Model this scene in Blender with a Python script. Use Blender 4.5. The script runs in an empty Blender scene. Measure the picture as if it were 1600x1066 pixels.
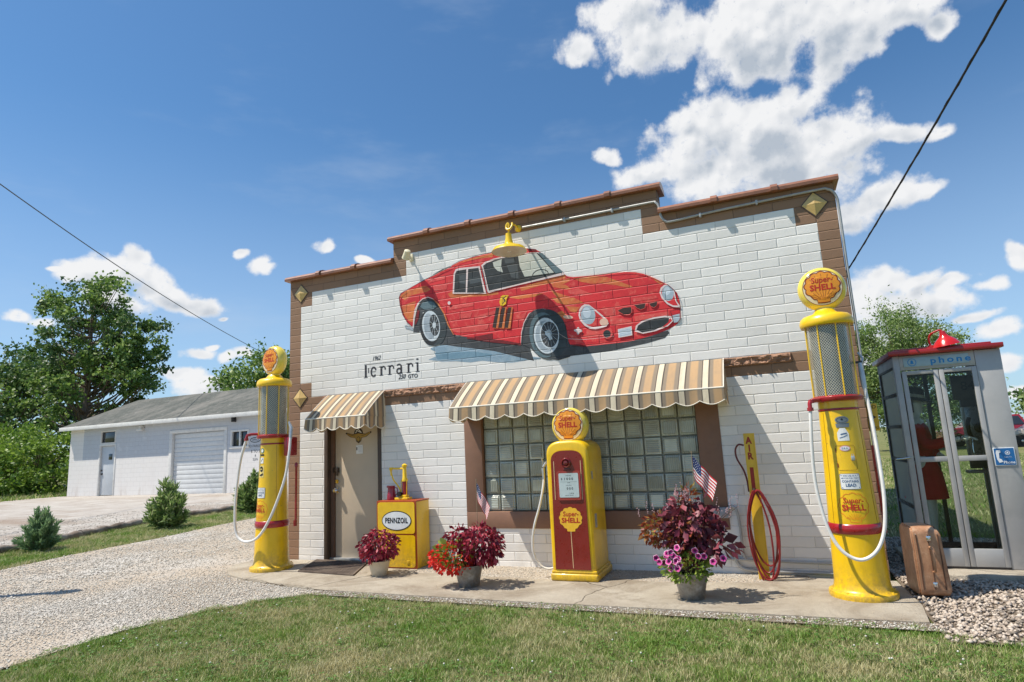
import bpy, bmesh, math, random
import numpy as np
from mathutils import Vector, Matrix
from mathutils.geometry import tessellate_polygon
random.seed(7); rng=np.random.default_rng(7)
S=bpy.context.scene; C=S.collection
R=math.radians
# ---------- camera ----------
cd=bpy.data.cameras.new('camera'); cam=bpy.data.objects.new('camera',cd); C.objects.link(cam); S.camera=cam
cd.sensor_width=36; cd.lens=21.474; cd.clip_start=.05; cd.clip_end=3000
YAW,PITCH,ROLL=R(22.3),R(9.65),R(2.85)
rm=Matrix.Rotation(YAW,3,'Z')@Matrix.Rotation(PITCH,3,'X')@Matrix.Rotation(ROLL,3,'Y')
cam.matrix_world=Matrix.Translation((6.42,-6.99,1.36))@(rm@Matrix.Rotation(R(90),3,'X')).to_4x4()
# ---------- node helper ----------
class NT:
    def __init__(s,t): s.t=t
    def n(s,ty,ins={},**kw):
        nd=s.t.nodes.new(ty)
        for k,v in kw.items(): setattr(nd,k,v)
        for k,v in ins.items():
            if isinstance(v,bpy.types.NodeSocket): s.t.links.new(v,nd.inputs[k])
            else: nd.inputs[k].default_value=v
        return nd
    def math(s,op,a,b=0.0,c=None,clamp=False):
        d={0:a,1:b}
        if c is not None: d[2]=c
        return s.n('ShaderNodeMath',d,operation=op,use_clamp=clamp).outputs[0]
    def vm(s,op,a,b=(0,0,0)): return s.n('ShaderNodeVectorMath',{0:a,1:b},operation=op)
    def mix(s,f,a,b,bt='MIX'):
        nd=s.t.nodes.new('ShaderNodeMix'); nd.data_type='RGBA'; nd.blend_type=bt
        for i,v in ((0,f),(6,a),(7,b)):
            if isinstance(v,bpy.types.NodeSocket): s.t.links.new(v,nd.inputs[i])
            else: nd.inputs[i].default_value=v if i==0 else (tuple(v)+(1,) if len(v)==3 else v)
        return nd.outputs[2]
    def noise(s,vec,sc,det=3,ro=.5,dist=0):
        return s.n('ShaderNodeTexNoise',{'Vector':vec,'Scale':sc,'Detail':det,'Roughness':ro,'Distortion':dist}).outputs[0]
    def rng(s,v,a,b,c=0.,d=1.,smooth=False):
        nd=s.n('ShaderNodeMapRange',{0:v,1:a,2:b,3:c,4:d}); nd.interpolation_type='SMOOTHSTEP' if smooth else 'LINEAR'; return nd.outputs[0]
    def link(s,a,b): s.t.links.new(a,b)
def lin(*c): return tuple((x/255/12.92 if x/255<=.04045 else ((x/255+.055)/1.055)**2.4) for x in c)
CLOUDS=[[-7.18,34.53,6.75,2.6],[2.76,32.92,8.11,3.62],[9.86,30.86,4.25,2.61],[2.03,23.87,6.87,3.81],[-0.58,33.72,7.4,3.44],[5.99,32.51,7.17,3.54],[10.55,32.0,5.15,2.34],[14.63,30.97,3.81,1.64],[2.48,31.08,4.86,2.1],[-13.95,34.23,2.26,1.47],[-8.76,37.15,5.67,1.82],[8.61,29.39,2.89,1.8],[16.93,29.19,1.58,0.82],[-3.36,26.0,5.15,2.85],[1.73,25.76,5.88,3.25],[5.14,26.97,3.56,2.16],[7.23,23.66,4.83,2.68],[-0.9,22.6,8.76,2.37],[4.88,21.41,6.0,3.04],[9.86,23.2,2.75,1.66],[-8.35,24.09,3.59,1.36],[-11.56,25.87,1.54,0.76],[12.34,22.72,2.16,1.02],[14.24,22.14,1.44,0.82],[10.72,17.96,3.08,1.37],[13.35,17.78,1.66,0.71],[7.86,17.6,2.8,1.52],[-4.95,27.59,2.64,1.44],[9.89,11.99,2.42,1.76],[11.33,9.68,3.37,1.99],[8.28,10.18,2.71,3.08],[12.44,11.5,2.07,1.08],[13.76,9.01,2.38,1.16],[14.78,10.54,1.55,0.76],[16.43,9.83,1.3,0.65],[18.15,11.27,0.99,1.09],[10.14,7.31,3.44,2.01],[8.57,5.44,2.65,2.04],[16.49,6.38,1.46,0.74],[16.62,4.7,1.27,0.65],[17.04,2.55,1.06,0.55],[15.14,7.55,1.52,0.47],[-58.19,14.8,2.47,1.36],[-55.19,14.89,2.65,1.76],[-54.59,16.22,1.35,1.11],[-52.4,13.6,2.79,1.35],[-49.98,12.81,2.43,0.96],[-55.5,12.33,3.04,1.01],[-60.22,14.88,0.78,0.38],[-61.68,10.93,1.04,0.56],[-60.34,10.71,0.96,0.48],[-47.0,17.31,0.73,0.48],[-45.25,16.62,1.27,0.77],[-44.71,16.27,1.07,0.55],[-39.58,18.49,1.26,0.62],[-35.86,17.53,0.89,0.4],[-49.94,8.7,1.34,0.64],[-47.62,8.2,1.24,0.6],[-46.12,8.49,1.28,0.66],[-48.89,9.26,0.69,0.32],[-50.73,6.83,1.64,0.84],[-49.27,6.04,2.4,0.96],[-48.23,11.99,0.7,0.27],[-48.3,5.77,1.95,1.08],[-56.81,12.72,2.54,1.49]]

# ---------- world ----------
SUN=Vector((-1.75,-1,3.7)).normalized()
W=bpy.data.worlds.new('World'); S.world=W; W.use_nodes=True; wt=W.node_tree; wt.nodes.clear(); N=NT(wt)
tc=N.n('ShaderNodeTexCoord').outputs['Generated']
sx=N.n('ShaderNodeSeparateXYZ',{0:tc}).outputs
az=N.math('MULTIPLY',N.math('ARCTAN2',sx[0],sx[1]),57.2958); elv=N.math('MULTIPLY',N.math('ARCSINE',sx[2]),57.2958)
cv=N.n('ShaderNodeCombineXYZ',{0:az,1:elv}).outputs[0]
w1=N.n('ShaderNodeTexNoise',{'Vector':cv,'Scale':.16,'Detail':2.}).outputs[1]
v2=N.vm('ADD',cv,N.vm('MULTIPLY',N.vm('SUBTRACT',w1,(.5,.5,.5)).outputs[0],(4,4,0)).outputs[0]).outputs[0]
def blobs(v,big):
    acc=None
    for a_,e_,w_,h_ in CLOUDS:
        if big and w_*h_<1.6: continue
        l=N.vm('LENGTH',N.vm('MULTIPLY',N.vm('SUBTRACT',v,(a_+(.25*w_ if big else 0),e_-(.75*h_ if big else 0),0)).outputs[0],(.95/max(w_,.3),.95/max(h_,.3),0)).outputs[0]).outputs['Value']
        acc=l if acc is None else N.n('ShaderNodeMath',{0:acc,1:l,2:.25},operation='SMOOTH_MIN').outputs[0]
    return acc
acc=blobs(v2,False); acc2=blobs(v2,True)
nz1=N.noise(cv,.24,9,.64); nz2=N.noise(N.vm('ADD',cv,(-.5,.9,0)).outputs[0],.26,5,.60)
def puff(v): return N.math('SUBTRACT',1.,N.n('ShaderNodeTexVoronoi',{'Vector':v,'Scale':.5}).outputs[0])
v3=N.vm('ADD',cv,N.vm('MULTIPLY',N.vm('SUBTRACT',N.n('ShaderNodeTexNoise',{'Vector':cv,'Scale':1.3,'Detail':3.}).outputs[1],(.5,.5,.5)).outputs[0],(1.6,1.6,0)).outputs[0]).outputs[0]
pf=puff(v3)
d0=N.math('ADD',N.math('ADD',N.math('SUBTRACT',1.04,acc),N.math('MULTIPLY',N.math('SUBTRACT',nz1,.5),1.75)),N.math('MULTIPLY',N.math('SUBTRACT',pf,.62),.45))
dA=N.math('ADD',N.math('SUBTRACT',1.05,acc2),N.math('MULTIPLY',N.math('SUBTRACT',nz2,.5),1.3))
mask=N.rng(d0,-.02,.46,0,1,True)
mask=N.math('MULTIPLY',mask,N.rng(N.noise(cv,1.4,6,.7),.28,.42,.75,1.))
under=N.rng(dA,.2,1.15,0,1.15,True)
deep=N.rng(d0,.1,.9,0,1,True)
rel=N.math('MULTIPLY',N.math('SUBTRACT',N.noise(N.vm('ADD',cv,(-.35,.6,0)).outputs[0],.32,2,.5),N.noise(cv,.32,2,.5)),2.2)
shade=N.math('MULTIPLY',N.math('ADD',N.math('ADD',under,rel),N.math('MULTIPLY',N.math('SUBTRACT',.6,pf),.12)),N.math('ADD',.25,N.math('MULTIPLY',deep,.75)),clamp=True)
ccol=N.mix(shade,(6.7,6.75,6.85),(3.5,3.95,4.55))
sky=N.n('ShaderNodeTexSky',sky_type='NISHITA',sun_disc=False,sun_elevation=math.asin(SUN.z),sun_rotation=R(240.3),altitude=200.,air_density=1.,dust_density=.6,ozone_density=2.5)
skyc=N.mix(1.0,sky.outputs[0],(.60,.90,1.06,1),'MULTIPLY')
hz=N.rng(elv,-2,30,0.55,0.0,True)
skyc=N.mix(hz,skyc,(4.3,5.3,6.7))
cir=N.math('MULTIPLY',N.rng(N.noise(N.vm('MULTIPLY',cv,(.5,1.6,1)).outputs[0],.09,5,.6),.5,.8,0,1,True),.22)
skyc=N.mix(cir,skyc,(4.6,5.2,6.0))
fin=N.mix(mask,skyc,ccol)
bg=N.n('ShaderNodeBackground',{'Color':fin,'Strength':.1})
N.link(bg.outputs[0],N.n('ShaderNodeOutputWorld').inputs[0])
W.cycles.sampling_method='MANUAL'; W.cycles.sample_map_resolution=512
# ---------- sun ----------
sd=bpy.data.lights.new('sun','SUN'); sd.energy=4.6; sd.angle=R(.53); sd.color=(1,.93,.82)
so=bpy.data.objects.new('sun',sd); C.objects.link(so); so.rotation_euler=SUN.to_track_quat('Z','Y').to_euler()
S.view_settings.view_transform='Standard'; S.view_settings.look='None'; S.view_settings.exposure=0.42; S.view_settings.gamma=1
S.cycles.max_bounces=6; S.cycles.transparent_max_bounces=12
# ---------- materials ----------
MATS={}
def newmat(name):
    m=bpy.data.materials.new(name); m.use_nodes=True; t=m.node_tree; t.nodes.clear(); n=NT(t)
    p=n.n('ShaderNodeBsdfPrincipled'); o=n.n('ShaderNodeOutputMaterial'); n.link(p.outputs[0],o.inputs[0]); MATS[name]=m
    return m,n,p,o
def sv(p,k,v): 
    if isinstance(v,bpy.types.NodeSocket): p.id_data.links.new(v,p.inputs[k])
    else: p.inputs[k].default_value=(tuple(v)+(1,) if isinstance(v,tuple) and len(v)==3 else v)
def objc(n): return n.n('ShaderNodeTexCoord').outputs['Object']
def mat(name,col,rough=.6,metal=0.,var=.12,sc=6.,bump=.0,bsc=60.,coat=0.,dirt=None,dsc=2.5,dlo=.55,dhi=.75,spec=.5,island=0.,col2=None,grime=0):
    m,n,p,o=newmat(name); v=objc(n)
    nz=n.noise(v,sc,4,.6)
    dark=tuple(c*(1-var) for c in col); lite=tuple(min(1,c*(1+var)) for c in col)
    c=n.mix(n.rng(nz,.3,.7),dark,lite)
    if col2: 
        ri=n.n('ShaderNodeNewGeometry').outputs['Random Per Island']; c=n.mix(ri,c,col2)
    if island:
        ri=n.n('ShaderNodeNewGeometry').outputs['Random Per Island']
        c=n.mix(1.,c,n.n('ShaderNodeCombineColor',{0:n.rng(ri,0,1,1-island,1+island),1:n.rng(ri,0,1,1-island,1+island),2:n.rng(ri,0,1,1-island,1+island)}).outputs[0],'MULTIPLY')
    if dirt: c=n.mix(n.rng(n.noise(v,dsc,6,.65),dlo,dhi),c,dirt)
    if grime:
        zz=n.n('ShaderNodeSeparateXYZ',{0:v}).outputs[2]
        k=n.math('MULTIPLY',n.rng(n.noise(v,26,5,.7),.35,.7),n.math('MULTIPLY',n.rng(zz,.32,.0,0,.75),n.rng(zz,1.2,.8,0,1)))
        c=n.mix(k,c,(.20,.13,.06)); ch=n.rng(n.noise(v,34,3,.6),.70,.73,0,.8); c=n.mix(ch,c,(.30,.19,.05)); st=n.rng(n.noise(n.vm('MULTIPLY',v,(1,1,.12)).outputs[0],16,4,.7),.56,.8,0,.35); c=n.mix(st,c,tuple(q*.55 for q in col))
    sv(p,'Base Color',c); sv(p,'Roughness',n.rng(n.noise(v,sc*2.3,3),.3,.7,max(0,rough-.08),min(1,rough+.08))); sv(p,'Metallic',metal); sv(p,'Coat Weight',coat); sv(p,'Coat Roughness',.08); sv(p,'Specular IOR Level',spec)
    if bump:
        b=n.n('ShaderNodeBump',{'Strength':bump,'Distance':.01,'Height':n.noise(v,bsc,5,.6)}); sv(p,'Normal',b.outputs[0])
    return m
def leafmat(name,a,b,rough=.55,tr=.35,c3=None,psc=0):
    m,n,p,o=newmat(name); ri=n.n('ShaderNodeNewGeometry').outputs['Random Per Island']
    c=n.mix(ri,a,b)
    if c3: c=n.mix(n.rng(n.math('FRACT',n.math('MULTIPLY',ri,7.3)),.6,.95),c,c3)
    sv(p,'Base Color',c); sv(p,'Roughness',rough)
    tl=n.n('ShaderNodeBsdfTranslucent',{'Color':c}); mx=n.n('ShaderNodeMixShader',{0:tr}); n.link(p.outputs[0],mx.inputs[1]); n.link(tl.outputs[0],mx.inputs[2]); n.link(mx.outputs[0],o.inputs[0])
    return m
def glassmat(name,tint=(.9,.95,.93),rough=.02,refl=1.0,body=0.,bcol=(.3,.3,.25)):
    m=bpy.data.materials.new(name); m.use_nodes=True; t=m.node_tree; t.nodes.clear(); n=NT(t); o=n.n('ShaderNodeOutputMaterial')
    tr=n.n('ShaderNodeBsdfTransparent',{'Color':tint+(1,)}); gl=n.n('ShaderNodeBsdfGlossy',{'Color':(1,1,1,1),'Roughness':rough})
    fr=n.n('ShaderNodeFresnel',{'IOR':1.5}); f=n.math('MULTIPLY',fr.outputs[0],1.6*refl,clamp=True)
    df=n.n('ShaderNodeBsdfDiffuse',{'Color':bcol+(1,)}); m0=n.n('ShaderNodeMixShader',{0:body}); n.link(tr.outputs[0],m0.inputs[1]); n.link(df.outputs[0],m0.inputs[2])
    mx=n.n('ShaderNodeMixShader',{0:f}); n.link(m0.outputs[0],mx.inputs[1]); n.link(gl.outputs[0],mx.inputs[2]); n.link(mx.outputs[0],o.inputs[0]); MATS[name]=m; return m
RH=.1036; BW=.4064
def brickmat(name,col,mort,var=.06,c2=None,c3=None,blotch=5.,bfrom=.45,bto=.7,rough=.75,mstr=.8,stain=None):
    m,n,p,o=newmat(name); v=objc(n); s=n.n('ShaderNodeSeparateXYZ',{0:v}).outputs
    wob=n.n('ShaderNodeTexNoise',{'Vector':v,'Scale':7.,'Detail':3.}).outputs[1]
    w=n.n('ShaderNodeSeparateXYZ',{0:wob}).outputs
    x=n.math('ADD',s[0],n.math('MULTIPLY',n.math('SUBTRACT',w[0],.5),.016)); z=n.math('ADD',n.math('ADD',s[2],20*RH),n.math('MULTIPLY',n.math('SUBTRACT',w[2],.5),.013))
    vec=n.n('ShaderNodeCombineXYZ',{0:n.math('ADD',x,20*BW),1:z}).outputs[0]
    def brick(ms,sm): 
        b=n.n('ShaderNodeTexBrick',{'Vector':vec,'Color1':(0,0,0,1),'Color2':(1,1,1,1),'Mortar':(.5,.5,.5,1),'Scale':1.,'Mortar Size':ms,'Mortar Smooth':sm,'Bias':0.,'Brick Width':BW,'Row Height':RH}); b.offset=.5; b.offset_frequency=2; b.squash=1; return b
    b=brick(.0026 if name[:5]!='mural' else .0031,.4); bb=brick(.009,1.)
    mf=n.math('MULTIPLY',b.outputs[1],n.rng(n.noise(v,2.2,5,.7),.34,.6,mstr*.5,mstr))
    tone=n.math('MULTIPLY',b.outputs[0],1.)
    c=n.mix(n.rng(tone,0,1),tuple(k*(1-var) for k in col),tuple(min(1,k*(1+var)) for k in col))
    if c2: c=n.mix(n.rng(n.noise(v,blotch,7,.72,.6),bfrom,bto),c,c2)
    if c3: c=n.mix(n.rng(n.noise(n.vm('ADD',v,(3,7,5)).outputs[0],blotch*1.7,7,.75,.5),.54,.70),c,c3)
    c=n.mix(n.rng(n.noise(v,14,5,.7),.35,.75,0,.16),c,tuple(k*.72 for k in col))
    if stain: c=n.mix(n.math('MULTIPLY',n.rng(n.noise(n.vm('MULTIPLY',v,(1,1,.35)).outputs[0],1.6,7,.7),.52,.78),n.math('ADD',.25,n.rng(s[2],.45,-.05,0,.6))),c,stain)
    c=n.mix(mf,c,mort)
    sv(p,'Base Color',c); sv(p,'Roughness',rough)
    h=n.math('SUBTRACT',n.math('ADD',n.math('MULTIPLY',n.noise(v,22,5,.65),.35),n.math('MULTIPLY',n.noise(v,5,2),.5)),n.math('MULTIPLY',bb.outputs[1],1.1))
    bp=n.n('ShaderNodeBump',{'Strength':.55,'Distance':.0065,'Height':h}); sv(p,'Normal',bp.outputs[0]); return m
# ---------- mesh helpers ----------
class MB:
    def __init__(s): s.v=[];s.f=[];s.m=[];s.uv=None
    def add(s,vs,fs,m=0):
        o=len(s.v); s.v+=[tuple(a) for a in vs]; s.f+=[tuple(i+o for i in f) for f in fs]; s.m+=[m]*len(fs); return s
    def box(s,x0,x1,y0,y1,z0,z1,m=0,b=0,seg=2,M=None):
        if b:
            bm=bmesh.new(); bmesh.ops.create_cube(bm,size=1)
            for q in bm.verts: q.co=Vector(((x0+x1)/2+q.co.x*(x1-x0),(y0+y1)/2+q.co.y*(y1-y0),(z0+z1)/2+q.co.z*(z1-z0)))
            bmesh.ops.bevel(bm,geom=bm.edges[:],offset=b,segments=seg,affect='EDGES',profile=.5)
            s.bm(bm,m,M); return s
        vs=[(x,y,z) for x in(x0,x1) for y in(y0,y1) for z in(z0,z1)]
        if M: vs=[M@Vector(q) for q in vs]
        return s.add(vs,[(0,1,3,2),(4,6,7,5),(0,4,5,1),(2,3,7,6),(0,2,6,4),(1,5,7,3)],m)
    def bm(s,bm,m=0,M=None):
        bm.verts.index_update(); s.add([(M@q.co if M else q.co.copy()) for q in bm.verts],[[q.index for q in f.verts] for f in bm.faces],m); bm.free()
    def lathe(s,prof,n=32,m=0,c=(0,0,0),axis='z',M=None,sy=1.,cap=True):
        vs=[];fs=[];k=len(prof)
        for r,h in prof:
            for i in range(n):
                a=2*math.pi*i/n; x=r*math.cos(a);y=r*math.sin(a)*sy
                p={'z':(x,y,h),'y':(x,-h,y),'x':(h,x,y)}[axis]; p=Vector(p)+Vector(c); vs.append(M@p if M else p)
        for j in range(k-1):
            for i in range(n): fs.append((j*n+i,j*n+(i+1)%n,(j+1)*n+(i+1)%n,(j+1)*n+i))
        if cap:
            if prof[0][0]>1e-4: fs.append(tuple(range(n))[::-1])
            if prof[-1][0]>1e-4: fs.append(tuple((k-1)*n+i for i in range(n)))
        return s.add(vs,fs,m)
    def tube(s,pts,r,n=8,m=0,cap=True):
        P=[Vector(p) for p in pts]; K=len(P); rs=r if hasattr(r,'__len__') else [r]*K; vs=[];fs=[]
        up=None
        for i in range(K):
            t=(P[min(i+1,K-1)]-P[max(i-1,0)]).normalized()
            if up is None: up=t.orthogonal().normalized()
            up=(up-t*up.dot(t)); up=up.normalized() if up.length>1e-6 else t.orthogonal().normalized(); b=t.cross(up)
            for j in range(n):
                a=2*math.pi*j/n; vs.append(P[i]+(up*math.cos(a)+b*math.sin(a))*rs[i])
        for i in range(K-1):
            for j in range(n): fs.append((i*n+j,i*n+(j+1)%n,(i+1)*n+(j+1)%n,(i+1)*n+j))
        if cap: fs.append(tuple(range(n))[::-1]); fs.append(tuple((K-1)*n+j for j in range(n)))
        return s.add(vs,fs,m)
    def prism(s,poly,d0,d1,m=0,map=None,mside=None):
        """poly: xz outline, extruded along y from d0 (front) to d1"""
        n=len(poly); f=map or (lambda x,z,d:(x,d,z))
        tri=tessellate_polygon([[Vector((x,z,0)) for x,z in poly]])
        vs=[f(x,z,d0) for x,z in poly]; s.add(vs,[t for t in tri],m)
        if d1 is not None:
            vs=[f(x,z,d0) for x,z in poly]+[f(x,z,d1) for x,z in poly]
            s.add(vs,[(i,(i+1)%n,n+(i+1)%n,n+i) for i in range(n)]+[tuple(n+i for i in t[::-1]) for t in tri],m if mside is None else mside)
        return s
    def grid(s,fn,nu,nv,m=0,closed=False):
        vs=[fn(i/nu,j/nv) for j in range(nv+1) for i in range(nu+1)]
        return s.add(vs,[(j*(nu+1)+i,j*(nu+1)+i+1,(j+1)*(nu+1)+i+1,(j+1)*(nu+1)+i) for j in range(nv) for i in range(nu)],m)
    def build(s,name,mats,parent=None,ang=35,off=(0,0,0)):
        me=bpy.data.meshes.new(name); o3=Vector(off)
        me.from_pydata([tuple(Vector(v)-o3) for v in s.v],[],s.f)
        mats=mats if isinstance(mats,(list,tuple)) else [mats]
        for q in mats: me.materials.append(q)
        me.polygons.foreach_set('material_index',s.m); 
        bm=bmesh.new(); bm.from_mesh(me); bmesh.ops.recalc_face_normals(bm,faces=bm.faces); bm.to_mesh(me); bm.free()
        if ang: me.polygons.foreach_set('use_smooth',[True]*len(me.polygons)); me.set_sharp_from_angle(angle=R(ang))
        me.update(); ob=bpy.data.objects.new(name,me); C.objects.link(ob)
        if parent: ob.parent=parent
        return ob
def fast(name,V,F,mats,parent=None,mi=None,smooth=False):
    V=np.asarray(V,np.float32);F=np.asarray(F,np.int32); me=bpy.data.meshes.new(name)
    me.vertices.add(len(V)); me.vertices.foreach_set('co',V.ravel()); k=F.shape[1]
    me.loops.add(F.size); me.loops.foreach_set('vertex_index',F.ravel()); me.polygons.add(len(F)); me.polygons.foreach_set('loop_start',np.arange(len(F),dtype=np.int32)*k)
    for q in (mats if isinstance(mats,(list,tuple)) else [mats]): me.materials.append(q)
    if mi is not None: me.polygons.foreach_set('material_index',np.asarray(mi,np.int32))
    me.update(calc_edges=True)
    if smooth: me.polygons.foreach_set('use_smooth',[True]*len(F))
    ob=bpy.data.objects.new(name,me); C.objects.link(ob)
    if parent: ob.parent=parent
    return ob
def thing(name,label,cat,loc=(0,0,0),rz=0,group=None):
    o=bpy.data.objects.new(name,None); o.empty_display_size=.1; C.objects.link(o); o.location=loc; o.rotation_euler=(0,0,rz); o['label']=label; o['category']=cat
    if group: o['group']=group
    return o
def tag(o,label,cat,group=None):
    o['label']=label; o['category']=cat
    if group: o['group']=group
    return o
def struct(o,kind='structure'): o['kind']=kind; return o
_tc={}
def text2d(st,size,bold=0.,shear=0.,spacing=1.,sx=1.):
    k=(st,size,bold,shear,spacing,sx)
    if k in _tc: return _tc[k]
    cu=bpy.data.curves.new('t','FONT'); cu.body=st; cu.size=size; cu.offset=bold*size; cu.shear=shear; cu.space_character=spacing; cu.align_x='CENTER'; cu.align_y='CENTER'; cu.resolution_u=3
    ob=bpy.data.objects.new('t',cu); C.objects.link(ob); bpy.context.view_layer.update()
    me=bpy.data.meshes.new_from_object(ob.evaluated_get(bpy.context.evaluated_depsgraph_get()))
    vs=[(v.co.x*sx,v.co.y) for v in me.vertices]; fs=[tuple(p.vertices) for p in me.polygons]
    bpy.data.objects.remove(ob); bpy.data.meshes.remove(me); bpy.data.curves.remove(cu)
    _tc[k]=(vs,fs); return vs,fs
def flat(vs,fs,fn,mb,m,cut=0.,h=0.,ox=0,oz=0):
    """place a 2-D mesh through fn(x,z,h); cut>0 slices it in strips so it can bend"""
    if not vs: return
    bm=bmesh.new(); q=[bm.verts.new((x+ox,0,z+oz)) for x,z in vs]
    for f in fs:
        try: bm.faces.new([q[i] for i in f])
        except ValueError: pass
    if cut:
        xs=[v[0]+ox for v in vs]; x=math.floor(min(xs)/cut)*cut+cut
        while x<max(xs):
            bmesh.ops.bisect_plane(bm,geom=bm.verts[:]+bm.edges[:]+bm.faces[:],plane_co=(x,0,0),plane_no=(1,0,0)); x+=cut
    for v in bm.verts: v.co=Vector(fn(v.co.x,v.co.z,h))
    mb.bm(bm,m)
def polyflat(poly,fn,mb,m,cut=0.,h=0.,ox=0,oz=0):
    flat(poly,[t for t in tessellate_polygon([[Vector((x,z,0)) for x,z in poly]])],fn,mb,m,cut,h,ox,oz)
def put(mb,st,size,fn,m,ox=0,oz=0,cut=0.,h=0.,**kw):
    vs,fs=text2d(st,size,**kw); flat(vs,fs,fn,mb,m,cut,h,ox,oz)
def ell(rx,rz,n=32,a0=0,a1=360): return [(rx*math.cos(R(a0+(a1-a0)*i/n)),rz*math.sin(R(a0+(a1-a0)*i/n))) for i in range(n if a1-a0==360 else n+1)]
def stroke(pts,w,fn,mb,m,cut=0.,h=0.,ox=0,oz=0):
    P=[Vector(p) for p in pts]; L=[];Q=[]
    for i in range(len(P)):
        t=(P[min(i+1,len(P)-1)]-P[max(i-1,0)]).normalized(); k=Vector((-t.y,t.x))*w/2; L.append(tuple(P[i]+k)); Q.append(tuple(P[i]-k))
    n=len(P); flat(L+Q,[(i,i+1,n+i+1,n+i) for i in range(n-1)],fn,mb,m,cut,h,ox,oz)
def smooth_pts(pts,n=6):
    P=[Vector(p) for p in pts]; out=[]
    for i in range(len(P)-1):
        a=P[max(i-1,0)];b=P[i];c=P[i+1];d=P[min(i+2,len(P)-1)]
        for k in range(n):
            t=k/n; out.append(.5*((2*b)+(c-a)*t+(2*a-5*b+4*c-d)*t*t+(3*b-a-3*c+d)*t**3))
    out.append(P[-1]); return out
def rrect(w,h,r,n=5):
    out=[]
    for cx,cz,a in ((w/2-r,h/2-r,0),(-w/2+r,h/2-r,90),(-w/2+r,-h/2+r,180),(w/2-r,-h/2+r,270)):
        for i in range(n+1): out.append((cx+r*math.cos(R(a+90*i/n)),cz+r*math.sin(R(a+90*i/n))))
    return out
def scallop(Rr,k=1.):
    out=[]; n=9
    for i in range(n*5+1):
        a=-38+(256)*i/(n*5); rr=Rr*(.93+.09*abs(math.sin(math.pi*i/5)))
        out.append((rr*math.cos(R(a))*k,rr*math.sin(R(a))*.92*k+.06*Rr))
    out+=[(-.55*Rr,-.72*Rr),(-.36*Rr,-.78*Rr),(-.34*Rr,-.98*Rr),(0,-1.0*Rr),(.34*Rr,-.98*Rr),(.36*Rr,-.78*Rr),(.55*Rr,-.72*Rr)]
    return out
def shell_logo(mb,fn,Rr,mo,mf,mr,cut=0.,h=0.002,ox=0,oz=0,fill=True,rays=True,tk=1.):
    """scallop sign: outline mo, fill mf, red text mr"""
    sc=scallop(Rr)
    if fill:
        polyflat([(x*1.07,z*1.07) for x,z in sc],fn,mb,mo,cut,h,ox,oz); polyflat(sc,fn,mb,mf,cut,h+.0012,ox,oz)
    else: stroke(sc+[sc[0]],Rr*.035,fn,mb,mo,cut,h,ox,oz)
    if rays and not fill:
        for a in (-58,-40,-22,-7,7,22,40,58):
            s_,c_=math.sin(R(a)),math.cos(R(a)); stroke([(s_*Rr*.15,-.86*Rr+c_*.06*Rr),(s_*Rr*.62,-.86*Rr+c_*Rr*.46)],Rr*.02,fn,mb,mo,cut,h+.0008,ox,oz)
    elif rays:
        for a in (-62,-46,-30,-15,0,15,30,46,62):
            s_,c_=math.sin(R(a)),math.cos(R(a)); stroke([(s_*Rr*.22,-.86*Rr+c_*.12*Rr),(s_*Rr*.8,-.86*Rr+c_*Rr*.72)],Rr*.022,fn,mb,mo,cut,h+.0018,ox,oz)
        for a in (-50,-25,0,25,50):
            s_,c_=math.sin(R(a)),math.cos(R(a)); stroke([(s_*Rr*.75,.1*Rr+c_*.5*Rr),(s_*Rr*.92,.06*Rr+c_*Rr*.82)],Rr*.022,fn,mb,mo,cut,h+.0018,ox,oz)
    put(mb,'Super-',Rr*.52*tk,fn,mr,ox,oz+.45*Rr,cut,h+.0026,bold=.014,shear=.12,sx=.92)
    put(mb,'SHELL',Rr*.52*tk,fn,mr,ox,oz-.04*Rr,cut,h+.0026,bold=.03,sx=1.06)
def planexz(y,x0=0,z0=0,s=-1): return lambda x,z,h:(x0+x,y+s*h,z0+z)
# ---------- base palette ----------
BROWN=(.285,.165,.098); WHITE=(.81,.79,.755)
white=brickmat('white_block_paint',WHITE,(.40,.39,.37),var=.09,stain=(.52,.49,.44))
brown=brickmat('brown_block_paint',BROWN,(.035,.022,.018),var=.12)
roughb=mat('split_stone',(.36,.20,.125),.9,var=.35,sc=9,bump=1.,bsc=40,dirt=(.12,.07,.05),dlo=.5,dhi=.7,dsc=9)
bpaint=mat('brown_trim_paint',(.235,.125,.08),.6,var=.08)
dbrown=mat('dark_brown_paint',(.07,.045,.03),.5)
terra=mat('terracotta_glaze',(.30,.125,.065),.45,var=.25,sc=5,coat=.3,dirt=(.10,.045,.03),dlo=.52,dhi=.7)
doorm=mat('tan_door_paint',(.56,.46,.34),.5,var=.06,sc=2)
metal=mat('galvanised_metal',(.50,.51,.51),.4,.7,var=.15,sc=12)
chrome=mat('chrome',(.7,.7,.72),.15,1.)
dark=mat('black_rubber',(.02,.02,.02),.6)
blackp=mat('black_paint',(.012,.012,.014),.4)
yel=mat('yellow_enamel',(.84,.52,.006),.36,var=.10,sc=2.2,coat=.3,dirt=(.62,.34,.006),dlo=.52,dhi=.8,dsc=3,grime=1)
redp=mat('red_enamel',(.33,.012,.018),.3,coat=.4)
maroon=mat('maroon_enamel',(.22,.016,.012),.3,var=.08,coat=.3)
cream=mat('cream_paint',(.80,.72,.50),.5)
whitep=mat('white_paint',(.78,.78,.76),.5,var=.05)
hosem=mat('white_rubber_hose',(.72,.70,.66),.5,var=.1,sc=8)
redt=mat('red_lettering',(.48,.02,.008),.5)
orange=mat('orange_lettering',(.78,.17,.01),.5,var=.08)
gold=mat('gold_decal',(.86,.36,.012),.5)
grey=mat('grey_paint',(.30,.31,.33),.5,.0,var=.06)
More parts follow.
